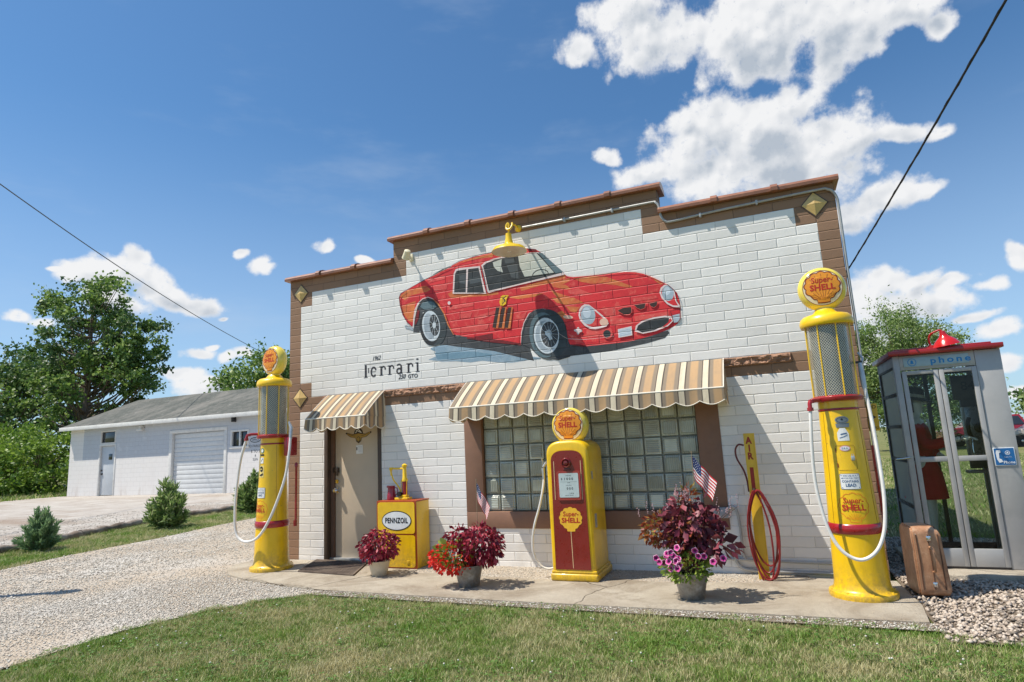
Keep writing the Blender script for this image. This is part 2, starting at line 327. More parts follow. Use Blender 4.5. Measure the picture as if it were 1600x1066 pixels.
conduitm=mat('grey_conduit',(.42,.42,.41),.5,.3,var=.15)
conc=None
# ---------- building ----------
U=.2032
bld=thing('service_station','small white painted block building with brown trim, stepped parapet and a red sports car mural','building',(0,0,0))
def present(x,z):
    u,n=x/U,z/RH
    if n>(41 if 9<u<27 else 38): return False
    if .66<x<1.56 and z<2.0: return False
    if 2.84<x<5.92 and .38<z<1.968: return False
    return True
def isbrown(x,z):
    u,n=x/U,z/RH; u=min(u,36-u)
    if u<1: return True
    if u<9 and n>36: return True
    if u>9 and (n>39 or (u<10 and n>36)): return True
    if u<2 and (n>34 or 21<n<23): return True
    return 19<n<21
xs=sorted({k*U for k in (0,1,2,9,10,26,27,34,35,36)}|{.66,1.56,2.84,5.92}); zs=sorted({-.35,.38,2.0}|{n*RH for n in (19,21,23,34,36,38,39,41)})
mb=MB(); yb=.2
for i in range(len(xs)-1):
    for j in range(len(zs)-1):
        x0,x1,z0,z1=xs[i],xs[i+1],zs[j],zs[j+1]; cx,cz=(x0+x1)/2,(z0+z1)/2
        if not present(cx,cz): continue
        m=1 if isbrown(cx,cz) else 0
        mb.add([(x0,0,z0),(x1,0,z0),(x1,0,z1),(x0,0,z1)],[(0,1,2,3)],m); mb.add([(x0,yb,z0),(x1,yb,z0),(x1,yb,z1),(x0,yb,z1)],[(3,2,1,0)],m)
        for dx,dz,(a,b) in ((-1,0,((x0,z0),(x0,z1))),(1,0,((x1,z0),(x1,z1))),(0,-1,((x0,z0),(x1,z0))),(0,1,((x0,z1),(x1,z1)))):
            nx=(xs[i-1]+x0)/2 if dx<0 and i else (x1+xs[i+2])/2 if dx>0 and i+2<len(xs) else cx+dx*9 if dx else cx
            nz=(zs[j-1]+z0)/2 if dz<0 and j else (z1+zs[j+2])/2 if dz>0 and j+2<len(zs) else cz+dz*9 if dz else cz
            if nx<0 or nx>36*U or nz<-.35 or not present(nx,nz): mb.add([(a[0],0,a[1]),(b[0],0,b[1]),(b[0],yb,b[1]),(a[0],yb,a[1])],[(0,1,2,3)],m)
mb.build('front_wall',[white,brown],bld,ang=0)
sidem=mat('side_wall_paint',(.70,.70,.69),.8,var=.08,bump=.4,bsc=20)
mb=MB(); mb.box(.003,.2,yb+.002,9,-.35,3.75); mb.box(36*U-.2,36*U-.003,yb+.002,9,-.35,3.75); mb.box(.202,36*U-.202,8.8,9,-.35,3.75); mb.build('side_and_rear_walls',sidem,bld)
mb=MB(); mb.box(.21,36*U-.21,yb+.01,8.79,3.3,3.4); mb.build('flat_roof',mat('roof_felt',(.05,.05,.05),.9),bld)
# split-face stone course
mb=MB()
def stonecourse(x0,x1):
    nx=max(4,int((x1-x0)/.012)); nz=9
    from mathutils import noise as mn
    def fn(a,b):
        x=x0+a*(x1-x0); z=20*RH+.004+b*(RH-.006)
        k=((x/U-1)/2); e=min(abs(k-math.floor(k)),1-abs(k-math.floor(k)))*2*U; edge=min(1,e/.012)*min(1,min(b,1-b)*9)*min(1,min(a,1-a)*(x1-x0)/.012)
        h=.020+.030*mn.fractal(Vector((x*14,z*22,1.3)),1.,2.,4)+.018*abs(mn.noise(Vector((x*45,z*60,5))))
        return (x,-.002-max(.002,h)*edge,z)
    mb=MB(); mb.grid(fn,nx,nz); mb.build('split_stone_course',roughb,bld,ang=25)
stonecourse(1.65,2.88); stonecourse(3*U,.70); stonecourse(6.0,33*U)
# coping
def coping(x0,x1,z):
    mb=MB(); prof=[(-.075,-.012),(-.078,.02),(-.055,.05),(0,.072),(.1,.085),(.2,.072),(.255,.05),(.278,.02),(.275,-.012)]
    def seg(a,b,s,m=0):
        n=len(prof); vs=[(xx,.1+(y-.1)*s,z+h*s) for xx in (a,b) for y,h in prof]
        mb.add(vs,[(i,i+1,n+i+1,n+i) for i in range(n-1)]+[(n-1,0,n,2*n-1),tuple(range(n))[::-1],tuple(range(n,2*n))],m)
    L=x1-x0; k=max(1,round(L/.61)); 
    for i in range(k):
        a=x0+L*i/k; b=x0+L*(i+1)/k; seg(a+.001,b-.001,1+.0*i)
        if i: seg(a-.035,a+.035,1.16)
    return mb.build('coping',terra,bld)
coping(-.05,9*U+.0,38*RH+.012); coping(9*U-.055,27*U+.055,41*RH+.012); coping(27*U+.0,36*U+.05,38*RH+.012)
# diamond tiles
tilem=mat('mustard_glazed_tile',(.62,.42,.15),.4,var=.12,sc=20,coat=.2)
for k,(u,n) in enumerate(((1,36),(1,21),(35,36),(35,21))):
    cx,cz=u*U,n*RH; mb=MB(); mb.prism([(cx-.135,cz),(cx,cz-.145),(cx+.135,cz),(cx,cz+.145)],-.008,.02,1)
    a,b=.122,.13; mb.add([(cx,-.035,cz),(cx-a,-.0085,cz),(cx,-.0085,cz-b),(cx+a,-.0085,cz),(cx,-.0085,cz+b)],[(0,1,2),(0,2,3),(0,3,4),(0,4,1)],0)
    mb.build('diamond_tile',[tilem,dbrown],bld,ang=0)
# window
mb=MB()
mb.box(2.84,3.08,-.012,.14,.571,1.967,0,.006); mb.box(5.68,5.92,-.012,.14,.571,1.967,0,.006); mb.box(2.84,5.92,-.014,.14,.375,.57,0,.006); win=mb.build('window',bpaint,bld)
def glassblock(name,horiz,rough,col):
    m,n,p,o=newmat(name); v=objc(n); ri=n.n('ShaderNodeNewGeometry').outputs['Random Per Island']
    wv=n.n('ShaderNodeTexWave',{'Vector':v,'Scale':14.,'Distortion':1.5,'Detail':1.,'Detail Scale':1.},bands_direction='Z' if horiz else 'X')
    c=n.mix(n.rng(ri,0,1),tuple(k*.7 for k in col),tuple(k*1.7 for k in col)); c=n.mix(n.math('MULTIPLY',wv.outputs[1],.16),c,tuple(k*2.2 for k in col)); c=n.mix(n.rng(n.noise(v,5,4),.4,.7,0,.5),c,(.20,.19,.15))
    sv(p,'Base Color',c); sv(p,'Roughness',rough); sv(p,'Specular IOR Level',.8); sv(p,'Coat Weight',.25); sv(p,'Coat Roughness',.15)
    b=n.n('ShaderNodeBump',{'Strength':.35,'Distance':.012,'Height':n.math('ADD',wv.outputs[1],n.noise(v,9,3))}); sv(p,'Normal',b.outputs[0]); return m
gb=[glassblock('glass_block_ribbed_across',True,.22,(.34,.37,.32)),glassblock('glass_block_ribbed_upright',False,.22,(.31,.34,.29)),mat('window_grout',(.27,.27,.235),.8)]
mb=MB(); mb.box(3.081,5.679,.075,.12,.572,1.966,2); w=.2; h=(1.966-.572)/7
for i in range(13):
    for j in range(7):
        x0,z0=3.081+i*.19985,.572+j*h; m=(i+j+(random.random()<.25))%2
        mb.box(x0+.007,x0+.193,.045,.08,z0+.007,z0+h-.007,m,.012,2)
        mb.box(x0+.028,x0+.172,.036+random.uniform(0,.004),.05,z0+.028,z0+h-.028,m,.006,1)
mb.build('glass_block_panel',gb,win)
# door
mb=MB(); mb.box(.64,.70,-.012,.16,-.052,2.0,0,.004); mb.box(1.53,1.585,-.012,.16,-.052,2.0,0,.004); mb.box(.64,1.585,-.013,.16,2.0,2.05,0,.004); mb.box(.70,.76,.06,.15,-.052,2.0,1); 
fr=mb.build('door_frame',[dbrown,mat('brown_door_jamb',(.16,.085,.05),.6)],bld)
mb=MB(); mb.box(.762,1.528,.085,.13,-.03,1.995,0,.004); dr=mb.build('door',doorm,bld)
mb=MB(); mb.box(.70,1.53,.03,.16,-.08,-.028,0,.006); mb.build('threshold',metal,dr)
mb=MB(); mb.lathe([(.0,-.11),(.03,-.105),(.032,-.08),(.018,-.065),(.014,-.03),(.03,-.02),(.032,0)][::-1],16,0,(0,0,0),'y'); 
mb2=MB()

def knob(z,big,m):
    q=MB(); q.lathe([(.034,0),(.034,.012),(.014,.016),(.014,.04),(.03,.05),(.034,.066),(.022,.082),(.001,.085)] if big else [(.03,0),(.028,.02),(.001,.022)],20,0,(.80,.085,z),'y',M=None); return q.build('door_knob' if big else 'lock',m,dr)
knob(.86,True,chrome); knob(.98,False,chrome)
mb=MB(); mb.box(.735,.83,.055,.084,1.10,1.17,0,.006); mb.box(.80,.83,.04,.06,1.06,1.17,0,.004); mb.build('hasp',mat('dark_bronze',(.06,.045,.035),.45,.5),dr)
mb=MB(); f=planexz(.0835,1.155,1.58); W_=[(0,-.09),(.04,-.06),(.05,-.02),(.13,-.005),(.21,.045),(.20,.06),(.10,.035),(.04,.04),(.0,.05),(-.04,.04),(-.10,.035),(-.20,.06),(-.21,.045),(-.13,-.005),(-.05,-.02),(-.04,-.06)]
polyflat([(x*1.04,z*1.06) for x,z in W_],f,mb,1,0,.002); polyflat([(x*.93,z*.86) for x,z in W_],f,mb,0,0,.004)
for s_ in (-1,1): stroke([(s_*.05,.005),(s_*.17,.038)],.006,f,mb,1,0,.005); 
polyflat(ell(.03,.035,20),f,mb,1,0,.0055,0,-.035); polyflat(ell(.022,.027,20),f,mb,0,0,.0065,0,-.035); polyflat([(x*1,z) for x,z in ell(.075,.075,24,0,180)],f,mb,1,0,.003,0,.04)
stroke([(-.05,.05),(.0,.10),(.05,.05)],.012,f,mb,2,0,.0045); stroke([(-.04,.09),(.04,.055)],.01,f,mb,2,0,.0045)
mb.build('winged_emblem',[mat('brass_gold',(.42,.26,.05),.4,.4),mat('emblem_black',(.03,.02,.015),.5),whitep],dr)
mb=MB(); f=planexz(.0835,1.165,1.405); polyflat([(-.05,-.06),(.06,-.06),(.06,.06),(-.05,.055)],f,mb,0,0,.003); polyflat([(-.045,-.01),(-.03,-.012),(-.03,.03),(-.045,.03)],f,mb,1,0,.0045)
for k in range(5): stroke([(-.015,.035-k*.017),(.045,.035-k*.017)],.003,f,mb,2,0,.0045)
mb.build('paper_notice',[whitep,blackp,grey],dr)
MURAL=[('shl',[2394,2684,2561,2706,2753,2672,2997,2606,3209,2571,3483,2497,3683,2451,3918,2396,3930,2377,3746,2382,3544,2371,3408,2384,3271,2410,3132,2437,2961,2431,2745,2468,2553,2480,2344,2528,2466,2562,2453,2624,2378,2665]),
('shl2',[2437,2612,2706,2597,3024,2564,3276,2506,3246,2470,2992,2489,2702,2503,2480,2514]),
('blk',[2483,2890,2628,2829,2818,2793,3021,2756,3290,2683,3787,2560,3798,2491,3833,2366,3650,2425,3301,2543,2999,2610,2781,2654,2623,2693,2478,2716]),
('blk',[3955,2392,4071,2558,4278,2557,4500,2511,5071,2501,5471,2553,5483,2522,5428,2471,5221,2432,4797,2387,4356,2379,4128,2374]),
('blk',[2121,2920,2148,3108,2195,3266,2265,3362,2383,3368,2464,3319,2543,3220,2636,3061,2696,2923,2771,2798,2689,2750,2480,2774,2327,3174,2277,3181,2219,2909]),
('red',[2111,3000,2036,3072,1970,3183,1930,3317,1916,3433,1942,3483,2030,3521,2134,3562,2237,3595,2348,3631,2458,3660,2576,3703,2717,3736,2751,3761,2857,3793,2954,3809,3066,3823,3209,3833,3346,3835,3545,3857,3695,3843,3825,3808,3945,3771,3992,3738,4134,3580,4280,3418,4294,3399,4323,3368,4400,3343,4592,3330,4825,3322,4913,3315,5031,3310,5158,3287,5250,3253,5320,3215,5418,3151,5504,3090,5569,3020,5609,2966,5629,2885,5631,2801,5621,2677,5582,2614,5477,2564,5332,2524,5080,2481,4889,2473,4695,2473,4464,2474,4309,2515,4250,2649,4226,2808,4174,2905,4247,2699,4202,2824,4124,2931,4049,2986,3971,3007,3892,3003,3800,2950,3730,2852,3691,2734,3676,2599,3434,2668,3202,2713,2929,2767,2756,2814,2694,2894,2636,3061,2575,3186,2512,3275,2448,3333,2366,3369,2282,3359,2204,3310,2159,3226,2131,3110]),
('org',[1924,3455,2029,3516,2337,3544,2406,3477,2352,3455,2114,3440,1992,3384]),
('org',[1938,3308,2171,3352,2152,3257,2113,3060,2054,3089,1970,3205]),
('org',[2663,3380,2749,3412,2776,3367,3246,3300,3399,3304,3397,3269,3214,3273,2710,3315]),
('org',[2791,3762,2954,3802,3345,3825,3343,3777,3065,3788,2856,3774,2774,3742]),
('org',[3699,3312,4025,3362,4301,3387,4306,3345,4117,3313,3893,3292,3713,3264]),
('org',[3512,3214,3759,3210,4015,3197,3885,3169,3675,3168]),
('org',[4101,3315,4356,3337,4354,3297,4175,3250]),
('org',[4096,3231,4201,3170,4341,3105,4337,3061,4196,3095]),
('org',[4399,3328,4703,3311,4822,3278,4969,3200,5112,3121,5068,3107,4901,3172,4729,3214,4619,3227,4486,3273]),
('org',[4302,3261,4367,3195,4298,3205,4138,3256,4118,3306]),
('org',[4107,3124,4394,3087,4513,3005,4399,3004,4285,3012,4172,3052]),
('org',[4285,2997,4459,2959,4409,2897,4337,2923]),
('org',[4164,2928,4235,2942,4299,2866,4262,2826]),
('org',[5339,3193,5417,3144,5464,3099,5433,3093]),
('pnk',[4320,3184,4458,3193,4631,3095,4474,3095,4329,3149]),
('pnk',[4818,2800,5058,2726,5085,2670,4820,2691]),
('pnk',[4706,2902,4889,2883,4888,2802,4785,2799]),
('pnk',[4523,2678,4688,2664,4818,2659,4837,2624,4810,2563,4516,2585]),
('pnk',[4285,2656,4405,2598,4478,2513,4368,2547]),
('pnk',[5104,2764,5496,2771,5492,2725,5349,2727,5109,2699]),
('pnk',[5100,2979,5381,2972,5389,2939,5107,2935]),
('pnk',[2657,3204,3040,3196,3038,3168,2672,3158]),
('pnk',[2357,3620,2623,3639,2638,3592,2389,3570]),
('pnk',[2829,3080,3019,3084,2985,3017,2827,3022]),
('pnk',[2695,2908,2917,2896,3133,2856,3224,2817,2820,2836,2725,2861]),
('pnk',[2454,3515,2668,3513,2649,3441,2469,3453]),
('pnk',[3079,3027,3371,3068,3352,3023,3111,2975]),
('pnk',[2935,2918,3244,2896,3224,2835,2933,2870]),
('pnk',[3696,2963,3779,2999,3724,2883]),
('dkr',[3021,2758,3294,2773,3290,2690]),
('dkr',[2929,2767,3202,2713,3434,2668,3676,2599,3674,2576,3267,2659,2928,2744]),
('dkr',[2194,3236,2230,3209,2210,3100,2162,3016,2146,3048]),
('dkr',[4309,2515,4421,2508,4508,2472,4464,2471]),
('gry',[1992,3030,2018,3034,2060,3006,2119,2992,2122,2950,2051,2973,2000,2991]),
('stl',[2237,3261,2280,3315,2365,3325,2447,3299,2494,3226,2444,3203,2311,3206]),
('stl',[3855,2928,3906,2975,4017,2986,4108,2926,4150,2860,4088,2853,3932,2887]),
('blk',[3672,2596,3686,2735,3725,2852,3796,2954,3875,2999,3971,3004,4064,2977,4138,2914,4221,2769,4281,2636,4296,2516,4301,2369,4147,2341,3904,2409,3800,2525]),
('tyr',[2625,2948,2627,2893,2619,2841,2601,2794,2575,2754,2541,2724,2502,2705,2459,2698,2414,2704,2369,2722,2328,2751,2291,2790,2261,2837,2239,2890,2227,2946,2224,3003,2233,3056,2251,3105,2278,3145,2312,3175,2352,3194,2396,3200,2442,3193,2486,3174,2528,3144,2564,3104,2593,3056,2614,3004]),
('tyr2',[2509,2948,2511,2895,2507,2846,2496,2801,2479,2764,2456,2736,2429,2718,2399,2712,2368,2717,2336,2734,2306,2762,2279,2799,2257,2843,2240,2893,2229,2946,2226,2999,2230,3050,2241,3095,2259,3133,2282,3162,2309,3179,2340,3185,2372,3179,2404,3161,2434,3132,2460,3095,2482,3050,2499,3000]),
('tyr',[4279,2668,4276,2598,4261,2532,4235,2473,4199,2424,4155,2387,4105,2364,4052,2356,3997,2364,3944,2387,3896,2425,3854,2475,3821,2536,3799,2603,3789,2675,3792,2746,3807,2814,3833,2875,3871,2925,3916,2962,3967,2985,4022,2991,4077,2981,4130,2956,4178,2917,4219,2865,4250,2805,4270,2738]),
('stl',[4168,2667,4166,2605,4155,2545,4135,2492,4108,2448,4075,2415,4037,2394,3996,2387,3954,2394,3914,2415,3876,2449,3844,2494,3819,2548,3802,2609,3793,2673,3795,2737,3806,2798,3826,2852,3853,2897,3888,2931,3927,2951,3969,2957,4011,2949,4051,2926,4088,2891,4120,2845,4144,2791,4160,2730]),
('tyr',[4203,2660,4200,2603,4189,2550,4170,2502,4143,2462,4110,2432,4073,2413,4033,2407,3992,2413,3952,2432,3916,2463,3885,2503,3860,2553,3844,2607,3836,2665,3838,2723,3849,2778,3868,2827,3896,2868,3930,2898,3968,2916,4009,2922,4050,2914,4090,2894,4126,2862,4156,2821,4180,2771,4196,2717]),
('rim',[2534,2972,2535,2926,2529,2882,2516,2843,2498,2811,2475,2786,2448,2772,2419,2767,2388,2773,2358,2789,2331,2814,2306,2848,2287,2888,2273,2932,2265,2979,2264,3026,2270,3071,2283,3110,2302,3143,2325,3168,2353,3182,2382,3186,2413,3180,2443,3163,2470,3137,2494,3103,2514,3063,2527,3018]),
('gry',[2456,2974,2457,2934,2455,2897,2448,2864,2437,2837,2423,2816,2407,2803,2389,2799,2371,2804,2352,2817,2335,2839,2319,2867,2306,2901,2297,2938,2291,2978,2290,3018,2293,3055,2300,3089,2310,3117,2324,3138,2341,3150,2359,3154,2377,3149,2396,3135,2413,3113,2429,3085,2441,3051,2451,3013]),
('blk',[2522,2979,2523,2947,2520,2916,2514,2888,2505,2865,2493,2848,2478,2838,2463,2834,2446,2838,2430,2850,2415,2867,2402,2891,2391,2919,2383,2950,2378,2983,2377,3016,2380,3047,2386,3075,2395,3098,2407,3116,2422,3126,2438,3129,2454,3125,2470,3114,2485,3095,2499,3072,2510,3043,2517,3012]),
('rim',[4173,2657,4171,2607,4162,2560,4145,2519,4121,2484,4092,2457,4059,2441,4023,2436,3987,2441,3952,2458,3920,2485,3893,2520,3871,2563,3857,2611,3850,2661,3852,2712,3861,2760,3879,2802,3903,2838,3933,2864,3966,2880,4002,2885,4039,2878,4074,2861,4105,2833,4132,2797,4153,2754,4167,2707]),
('gry',[4136,2651,4135,2607,4127,2566,4113,2529,4094,2498,4070,2475,4043,2460,4014,2456,3984,2461,3956,2475,3930,2499,3907,2530,3889,2568,3877,2610,3872,2654,3873,2699,3881,2741,3895,2778,3914,2809,3938,2833,3966,2847,3995,2851,4025,2846,4054,2830,4080,2806,4102,2774,4119,2736,4131,2694]),
('rim',[4177,2662,4174,2623,4166,2586,4151,2554,4132,2527,4109,2507,4083,2495,4056,2492,4028,2498,4002,2512,3978,2534,3958,2562,3943,2596,3933,2634,3929,2674,3932,2713,3941,2750,3955,2783,3975,2810,3998,2830,4025,2842,4052,2845,4080,2839,4106,2824,4130,2802,4150,2773,4165,2739,4174,2701]),
('blk',[4167,2664,4164,2628,4156,2595,4143,2565,4126,2540,4105,2522,4082,2511,4057,2508,4032,2513,4009,2526,3987,2546,3969,2572,3956,2604,3947,2638,3944,2674,3946,2710,3954,2744,3967,2775,3984,2799,4006,2818,4029,2828,4054,2831,4079,2826,4103,2812,4124,2792,4142,2765,4155,2734,4164,2700]),
('rim',[4076,2662,4148,2591,4150,2593,4078,2663]),
('rim',[4071,2650,4115,2540,4117,2541,4074,2651]),
('rim',[4064,2642,4070,2515,4072,2515,4066,2642]),
('rim',[4054,2640,4022,2520,4024,2519,4057,2639]),
('rim',[4045,2643,3980,2555,3982,2553,4047,2641]),
('rim',[4038,2652,3953,2612,3955,2610,4039,2649]),
('rim',[4035,2664,3947,2681,3947,2679,4034,2661]),
('rim',[4035,2677,3962,2748,3960,2746,4034,2675]),
('rim',[4040,2688,3996,2799,3993,2798,4037,2687]),
('rim',[4048,2696,4041,2824,4039,2824,4045,2696]),
('rim',[4057,2698,4090,2819,4087,2819,4054,2699]),
('rim',[4066,2695,4131,2783,4129,2785,4064,2697]),
('rim',[4073,2686,4157,2725,4156,2728,4072,2689]),
('rim',[4077,2674,4163,2657,4164,2659,4077,2677]),
('rim',[2463,2978,2519,2971,2519,2975,2463,2982]),
('rim',[2458,2968,2498,2884,2502,2886,2462,2970]),
('rim',[2450,2964,2455,2842,2460,2842,2454,2964]),
('rim',[2441,2968,2410,2865,2414,2863,2445,2966]),
('rim',[2436,2979,2382,2943,2385,2939,2439,2975]),
('rim',[2440,2990,2388,3039,2385,3036,2436,2987]),
('rim',[2446,2998,2422,3108,2417,3107,2442,2997]),
('rim',[2455,2998,2469,3118,2464,3119,2451,2999]),
('rim',[2463,2990,2508,3064,2504,3066,2458,2993]),
('rim',[2476,2978,2475,2968,2473,2959,2470,2952,2465,2945,2460,2941,2455,2938,2449,2938,2443,2939,2438,2943,2433,2949,2429,2956,2426,2965,2424,2975,2424,2985,2425,2994,2427,3003,2431,3011,2435,3018,2440,3022,2446,3025,2452,3025,2457,3023,2463,3019,2468,3014,2472,3006,2474,2997,2476,2988]),
('gry',[4086,2680,4084,2671,4081,2662,4075,2654,4069,2647,4061,2643,4052,2641,4043,2641,4034,2643,4026,2647,4018,2653,4013,2661,4008,2670,4006,2680,4005,2690,4007,2700,4011,2709,4016,2717,4023,2723,4031,2727,4040,2730,4049,2730,4057,2728,4066,2723,4073,2717,4079,2709,4083,2700,4086,2691]),
('rim',[4001,2720,4062,2691,4091,2613,4056,2594,4031,2649,3998,2676]),
('lin',[2741,3369,2767,3639,2798,3695,2854,3704,3155,3682,3174,3554,3231,3302]),
('win',[2764,3383,2786,3629,2812,3672,2957,3671,2936,3359]),
('win',[2984,3669,3135,3662,3157,3556,3198,3318,2955,3353]),
('wn2',[2850,3604,2946,3604,2937,3473,2846,3501]),
('wn2',[2991,3538,3149,3543,3161,3468,3004,3463]),
('lin',[3174,3689,3231,3725,3353,3749,3473,3756,3707,3758,3967,3736,4045,3688,4298,3407,4293,3388,3684,3346,3267,3307,3244,3320]),
('win',[3201,3678,3257,3708,3369,3731,3489,3737,3706,3742,3967,3724,4277,3418,3685,3362,3268,3332]),
('lgt',[3342,3702,3471,3724,3469,3609,3487,3542,3404,3579,3356,3635]),
('lgt',[3697,3723,3821,3729,3950,3720,4054,3585,4164,3436,3966,3439,3772,3443,3714,3586]),
('wn2',[3504,3715,3638,3706,3652,3651,3518,3657]),
('wn2',[3534,3631,3683,3622,3689,3432,3592,3462]),
('win',[3467,3714,3505,3723,3518,3657,3502,3612,3529,3536,3479,3543,3458,3627]),
('stl',[3967,3736,4022,3714,4134,3588,4292,3413,4186,3420,4070,3583]),
('dkr',[3825,3808,3945,3775,3952,3751,3839,3768]),
('win',[3884,3431,3886,3444,3891,3457,3901,3468,3914,3479,3932,3487,3951,3493,3973,3496,3995,3496,4017,3493,4037,3487,4054,3478,4067,3468,4077,3456,4082,3444,4085,3430,4091,3430,4092,3445,4086,3461,4075,3475,4059,3487,4040,3497,4018,3503,3995,3507,3971,3507,3948,3504,3927,3498,3908,3488,3892,3477,3881,3463,3875,3447,3878,3431]),
('win',[3984,3439,3900,3425,3901,3420,3985,3433]),
('win',[3998,3484,4027,3425,4031,3427,4003,3486]),
('win',[3657,3754,3698,3747,3704,3650,3676,3647]),
('org',[3369,3103,3428,3098,3379,2825,3312,2833]),
('brn',[3361,3101,3409,3094,3346,2833,3296,2846]),
('org',[3449,3092,3507,3088,3458,2815,3392,2823]),
('brn',[3441,3090,3489,3084,3425,2824,3376,2836]),
('org',[3535,3081,3592,3076,3544,2805,3478,2813]),
('brn',[3527,3079,3574,3072,3511,2814,3462,2826]),
('yel',[3435,3236,3464,3247,3543,3236,3511,3190,3499,3129,3456,3104,3423,3114,3409,3165,3424,3202]),
('win',[3502,3234,3462,3207,3472,3166,3451,3138,3458,3133,3487,3161,3477,3201,3507,3227]),
('win',[3456,3212,3481,3184,3498,3152,3503,3154,3490,3189,3461,3215]),
('lin',[4438,2859,4451,2925,4482,2965,4523,2984,4578,2972,4651,2904,4732,2822,4783,2766,4798,2715,4771,2684,4721,2673,4633,2665,4568,2680,4504,2724,4455,2791]),
('red',[4459,2857,4472,2911,4503,2951,4543,2962,4587,2945,4649,2882,4720,2807,4765,2752,4774,2719,4745,2700,4690,2691,4613,2692,4548,2719,4486,2781]),
('hdl',[4645,2847,4645,2822,4640,2798,4631,2776,4618,2758,4603,2744,4585,2735,4565,2732,4545,2735,4526,2743,4508,2756,4493,2774,4481,2796,4473,2820,4469,2845,4469,2871,4474,2896,4483,2918,4496,2936,4512,2950,4530,2959,4550,2962,4569,2959,4589,2950,4606,2937,4622,2919,4634,2897,4642,2873]),
('hd2',[4593,2880,4593,2865,4590,2851,4585,2838,4578,2828,4569,2820,4559,2815,4548,2813,4536,2815,4526,2819,4515,2827,4507,2837,4500,2850,4495,2864,4493,2879,4493,2894,4496,2908,4501,2920,4508,2931,4517,2939,4527,2944,4538,2946,4550,2944,4561,2939,4571,2931,4579,2921,4586,2908,4591,2894]),
('pch',[4794,2732,4792,2722,4788,2713,4781,2705,4772,2699,4762,2695,4751,2693,4739,2693,4728,2696,4717,2701,4707,2707,4700,2715,4694,2725,4691,2735,4691,2745,4693,2755,4697,2764,4704,2772,4713,2778,4723,2782,4734,2784,4746,2784,4757,2781,4768,2777,4778,2770,4785,2762,4791,2753,4794,2742]),
('lin',[5415,3005,5435,3055,5478,3084,5529,3079,5570,3035,5585,2980,5596,2879,5632,2811,5630,2794,5550,2814,5488,2857,5434,2933]),
('red',[5433,3002,5454,3042,5487,3066,5527,3063,5559,3021,5574,2971,5584,2880,5611,2822,5552,2832,5500,2871,5450,2941]),
('hdl',[5576,2978,5574,2958,5570,2939,5562,2922,5552,2908,5539,2898,5525,2892,5511,2890,5496,2893,5482,2900,5469,2911,5458,2926,5450,2943,5445,2962,5443,2983,5444,3003,5449,3022,5457,3039,5467,3053,5480,3064,5494,3070,5509,3072,5524,3069,5538,3062,5550,3050,5561,3035,5569,3018,5574,2999]),
('hd2',[5537,3003,5535,2993,5532,2983,5527,2975,5520,2968,5513,2964,5506,2961,5498,2961,5490,2963,5483,2968,5477,2974,5472,2983,5468,2992,5467,3003,5467,3013,5469,3024,5472,3033,5477,3042,5483,3048,5491,3053,5498,3055,5506,3055,5514,3053,5521,3049,5527,3042,5532,3034,5535,3024,5537,3014]),
('pnk',[4906,2855,4983,2887,5087,2884,5086,2808,5046,2783,4975,2797]),
('brn',[4917,2852,4986,2879,5079,2876,5078,2812,5042,2791,4980,2803]),
('pnk',[5106,2900,5253,2903,5240,2842,5188,2826,5140,2855]),
('brn',[5114,2895,5246,2897,5234,2845,5188,2832,5145,2857]),
('pnk',[5284,2892,5388,2906,5377,2854,5339,2832,5300,2855]),
('brn',[5289,2889,5382,2900,5373,2856,5339,2837,5304,2857]),
('lin',[5097,2583,5115,2650,5192,2699,5329,2722,5451,2725,5525,2710,5537,2651,5475,2599,5335,2560,5190,2546]),
('red',[5491,2672,5511,2691,5528,2657,5471,2612,5409,2588,5431,2612]),
('win',[5117,2600,5139,2649,5212,2686,5337,2705,5449,2706,5497,2693,5487,2647,5431,2609,5315,2571,5181,2561]),
('pnk',[4837,2587,4835,2574,4829,2562,4821,2552,4810,2543,4798,2538,4784,2535,4770,2535,4757,2538,4744,2544,4733,2552,4723,2563,4717,2575,4713,2588,4712,2601,4715,2614,4721,2626,4729,2636,4740,2644,4752,2650,4766,2653,4780,2653,4793,2650,4806,2644,4817,2635,4826,2625,4833,2613,4837,2600]),
('win',[4815,2589,4813,2579,4809,2570,4803,2562,4795,2556,4786,2552,4776,2549,4766,2549,4756,2552,4747,2556,4739,2562,4732,2570,4727,2580,4725,2589,4724,2600,4726,2610,4730,2619,4736,2627,4744,2633,4753,2637,4763,2639,4773,2639,4783,2637,4792,2633,4800,2626,4807,2618,4812,2609,4814,2599]),
('lin',[4900,2633,5065,2651,5066,2542,4902,2531]),
('hd2',[4910,2624,5056,2639,5056,2551,4912,2540]),
('shl',[4921,2604,5052,2616,5051,2620,4921,2608]),
('shl',[4919,2574,5049,2587,5049,2590,4919,2578]),
('shl',[4917,2549,5047,2561,5047,2565,4917,2552]),
('pch',[4369,2841,4366,2836,4361,2833,4353,2830,4343,2829,4331,2829,4317,2830,4304,2832,4290,2836,4277,2840,4266,2845,4256,2851,4250,2856,4246,2862,4245,2867,4247,2872,4253,2875,4261,2878,4271,2879,4283,2879,4297,2878,4311,2876,4324,2872,4337,2868,4348,2863,4357,2857,4364,2852,4368,2846]),
('lin',[4475,2662,4473,2658,4468,2655,4461,2653,4452,2651,4442,2651,4431,2652,4419,2654,4407,2657,4396,2661,4386,2665,4378,2670,4372,2675,4369,2680,4369,2684,4371,2688,4375,2692,4382,2694,4391,2695,4402,2696,4413,2695,4425,2693,4437,2690,4448,2686,4457,2682,4465,2677,4471,2672,4474,2667]),
